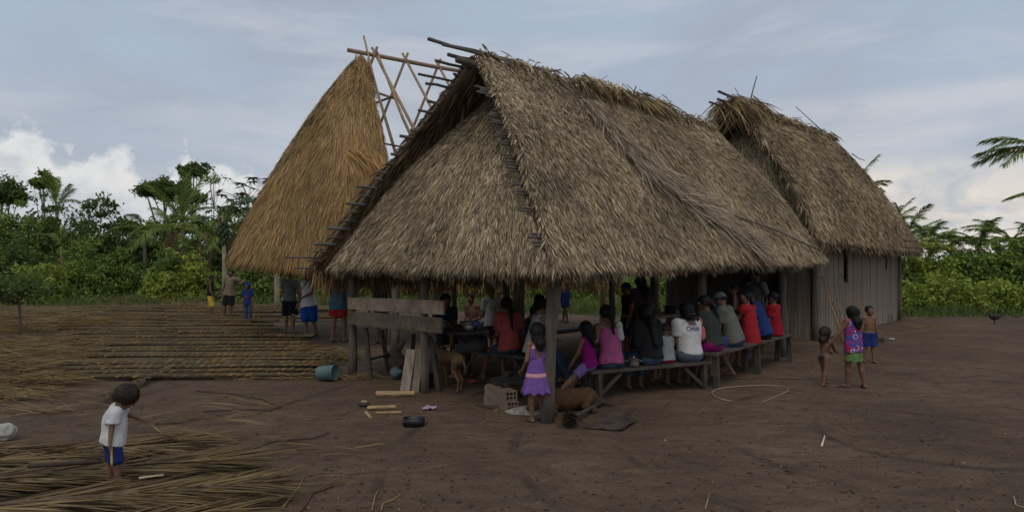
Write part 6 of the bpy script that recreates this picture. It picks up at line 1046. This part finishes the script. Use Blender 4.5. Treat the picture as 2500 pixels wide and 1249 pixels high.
# ---------------------------------------------------------------- animals
TAN = mt('tan_fur', (.15, .085, .04), .85, .3, 14, .6, bscale=90); BRN = mt('brown_fur', (.085, .042, .018), .85, .3, 12, .6, bscale=90)
def dog_standing(label, loc, yaw, L):
    t = thing('dog', label, 'dog', loc, yaw); s = Sdf((-.2*L-.05, -.75*L, -.005), (.2*L+.05, .85*L, .95*L), .011); k = .04
    s.ell((0, .17*L, .62*L), (.115*L, .22*L, .15*L), None, k); s.ell((0, -.10*L, .65*L), (.095*L, .25*L, .11*L), None, k); s.ell((0, -.30*L, .63*L), (.105*L, .15*L, .125*L), None, k); s.cone((0, .33*L, .68*L), (0, .50*L, .74*L), .085*L, .065*L, k); s.ell((0, .57*L, .76*L), (.07*L, .10*L, .07*L), None, .03); s.cone((0, .62*L, .74*L), (0, .73*L, .70*L), .045*L, .03*L, .02)
    for sx in (-1, 1):
        s.cone((sx*.055*L, .56*L, .82*L), (sx*.085*L, .53*L, .80*L), .03*L, .012*L, .015); x0 = sx*.075*L; s.cone((x0, .24*L, .56*L), (x0, .26*L, .32*L), .055*L, .032*L, .02); s.cone((x0, .26*L, .32*L), (x0, .25*L, .05*L), .030*L, .022*L, .012); s.cone((x0, .25*L, .03*L), (x0, .30*L, .022*L), .025*L, .022*L, .01)
        dy = .05*L*sx; s.cone((x0, -.30*L, .58*L), (x0, -.20*L+dy, .40*L), .075*L, .045*L, .03); s.cone((x0, -.20*L+dy, .40*L), (x0, -.39*L+dy, .24*L), .042*L, .026*L, .02); s.cone((x0, -.39*L+dy, .24*L), (x0, -.34*L+dy, .04*L), .025*L, .021*L, .012); s.cone((x0, -.34*L+dy, .025*L), (x0, -.28*L+dy, .02*L), .024*L, .021*L, .01)
    s.cone((0, -.42*L, .70*L), (.02*L, -.52*L, .52*L), .03*L, .022*L, .02); s.cone((.02*L, -.52*L, .52*L), (.05*L, -.50*L, .36*L), .022*L, .010*L, .012); x = XB(); x.cur = 1; x.ball((0, .745*L, .71*L), .022*L, 7)
    for sx in (-1, 1): x.ball((sx*.045*L, .635*L, .78*L), .013*L, 6)
    s.obj('body', TAN, t, x, (EYED,))
dog_standing('thin tan dog standing with its rump to the yard, being stroked', gz(1098, 950, 0), R(38), .70)
def dog_lying(label, loc, yaw):
    t = thing('dog', label, 'dog', loc, yaw); s = Sdf((-.75, -.4, -.005), (.75, .4, .45), .012); k = .05
    s.ell((0, 0, .15), (.30, .17, .16), None, k); s.ell((-.26, .0, .16), (.18, .15, .16), None, k); s.ell((.26, -.01, .15), (.20, .16, .155), None, k); s.cone((-.36, 0, .18), (-.52, -.04, .16), .09, .07, k); s.ell((-.60, -.05, .13), (.11, .075, .075), None, .03); s.cone((-.66, -.07, .11), (-.73, -.09, .09), .045, .03, .02)
    for sy in (-1, 1): s.cone((-.56, sy*.06-.05, .19), (-.53, sy*.09-.05, .17), .03, .012, .015)
    s.cone((.30, -.10, .20), (.12, -.24, .09), .085, .045, .03); s.cone((.12, -.24, .08), (.30, -.28, .04), .04, .028, .02); s.cone((.30, -.28, .035), (.22, -.33, .03), .028, .024, .015); s.cone((-.30, -.10, .10), (-.36, -.26, .04), .05, .03, .02); s.cone((-.36, -.26, .04), (-.50, -.28, .03), .03, .025, .015); s.cone((.42, .02, .14), (.60, .02, .06), .045, .03, .03); s.cone((.60, .02, .05), (.72, -.05, .03), .03, .014, .02); s.cut((0, 0, 0), (0, 0, -1)); x = XB(); x.cur = 1; x.ball((-.74, -.09, .095), .018, 7)
    s.obj('body', BRN, t, x, (EYED,)); t.scale = (.78, .78, .85)
dog_lying('reddish brown dog lying curled behind the corner post', gz(1392, 1000, 0), R(20))
def chicken(label, loc, yaw):
    t = thing('chicken', label, 'chicken', loc, yaw); s = Sdf((-.12, -.3, .0), (.12, .3, .4), .009); s.ell((0, 0, .20), (.075, .13, .085), None, .02); s.cone((0, .09, .23), (0, .14, .31), .045, .026, .02); s.ell((0, .155, .325), (.025, .032, .028), None, .01); s.cone((0, .18, .322), (0, .205, .315), .010, .004, .005); s.cone((0, -.10, .23), (0, -.22, .33), .055, .012, .03, flat=None)
    for sx in (-1, 1): s.ell((sx*.062, -.02, .21), (.022, .10, .06), None, .015); s.cone((sx*.03, .0, .14), (sx*.03, .0, .012), .012, .008, .012); s.cone((sx*.03, -.01, .012), (sx*.03, .045, .012), .008, .006, .006)
    s.obj('body', mt('dark_feather', (.035, .022, .016), .6, .5, 20, .5), t); c = Sdf((-.03, .1, .3), (.03, .2, .4), .006); c.ell((0, .15, .355), (.007, .03, .02), None, .004); c.obj('comb', C_RED, t)
chicken('dark hen pecking at the edge of the grass', gz(2428, 790, 0), R(70))
# ---------------------------------------------------------------- poles, cables and oddments by the plank house
BAM = mt('cane', (.27, .17, .08), .8, .3, 6, .2)
for k, (ub, vb, ut, vt, r_, lab, mm) in enumerate(((2060, 838, 2008, 676, .028, 'thick peeled pole leaning on the plank house beside the doorway', BAM), (2072, 838, 2036, 690, .022, 'reddish pole leaning on the plank wall, shorter than its neighbour', BAM), (2078, 842, 2024, 720, .018, 'grey pole leaning low against the plank wall', OLDWOOD), (2155, 832, 2052, 668, .012, 'long thin cane slanting far out from the plank wall', BAM), (2162, 832, 2068, 690, .012, 'second thin cane slanting beside the long one', BAM))):
    A = gz(ub, vb, .01); tp = P(ut, vt, 1); dr = Vector((tp.x, 1, tp.z-CAMH)); n_ = Vector((S2, -S2, 0)); pl = AB(12, HB-.10); s_ = (pl-Vector((0, 0, CAMH))).dot(n_)/dr.dot(n_); tpv = Vector((0, 0, CAMH))+dr*s_; stick('leaning_pole', [A, A.lerp(tpv, .5)+Vector((0, 0, -.03)), tpv], r_, mm, lab, 'pole', 'poles leaning on the plank house')
m = MB(); m.box((0, 0, .05), (.2, 0, 0), (0, .12, 0), (0, 0, .10)); m.box((0, 0, .105), (.14, 0, 0), (0, .07, 0), (0, 0, .02)); o = m.build('wood_block', POSTWOOD); o.location = gz(2158, 836, 0); o.rotation_euler = (0, 0, .5); tag(o, 'small dark wood block at the foot of the thin canes', 'block')
wrapper(2172, 829, (.55, .53, .5), 'scrap of white paper beside the wood block', .12, 8); straw('straw', 'pale dry leaf and twigs on the earth near the hen', [(2255, 798, .18, .05, 60, .1, .35, .01), (2240, 777, .4, .06, 30, .1, .3, .01)], 310)
for k, pts in enumerate((((2196, 603, 17.6), (2330, 612, 17.2), (2600, 603, 16.2)), ((2120, 590, 18.5), (2330, 588, 17.6), (2400, 568, 17.0), (2620, 538, 15.5)))): stick('cable', [P(*q) for q in pts], .013, mt('black_cable', (.02, .018, .016), .6, .2, 5, 0), ('slack cable stretched out from the plank house eave', 'higher cable rising away over the palm thicket')[k], 'cable')
stick('twine', [gz(1758, 842, .46)+Vector((0, 0, 0)), gz(1764, 880, .2), gz(1770, 905, .03), gz(1756, 915, .01), gz(1772, 912, .01)], .007, mt('sisal', (.38, .30, .15), .9, .2, 9, .2), 'pale twine hanging from the bench to a tangle on the earth', 'twine')
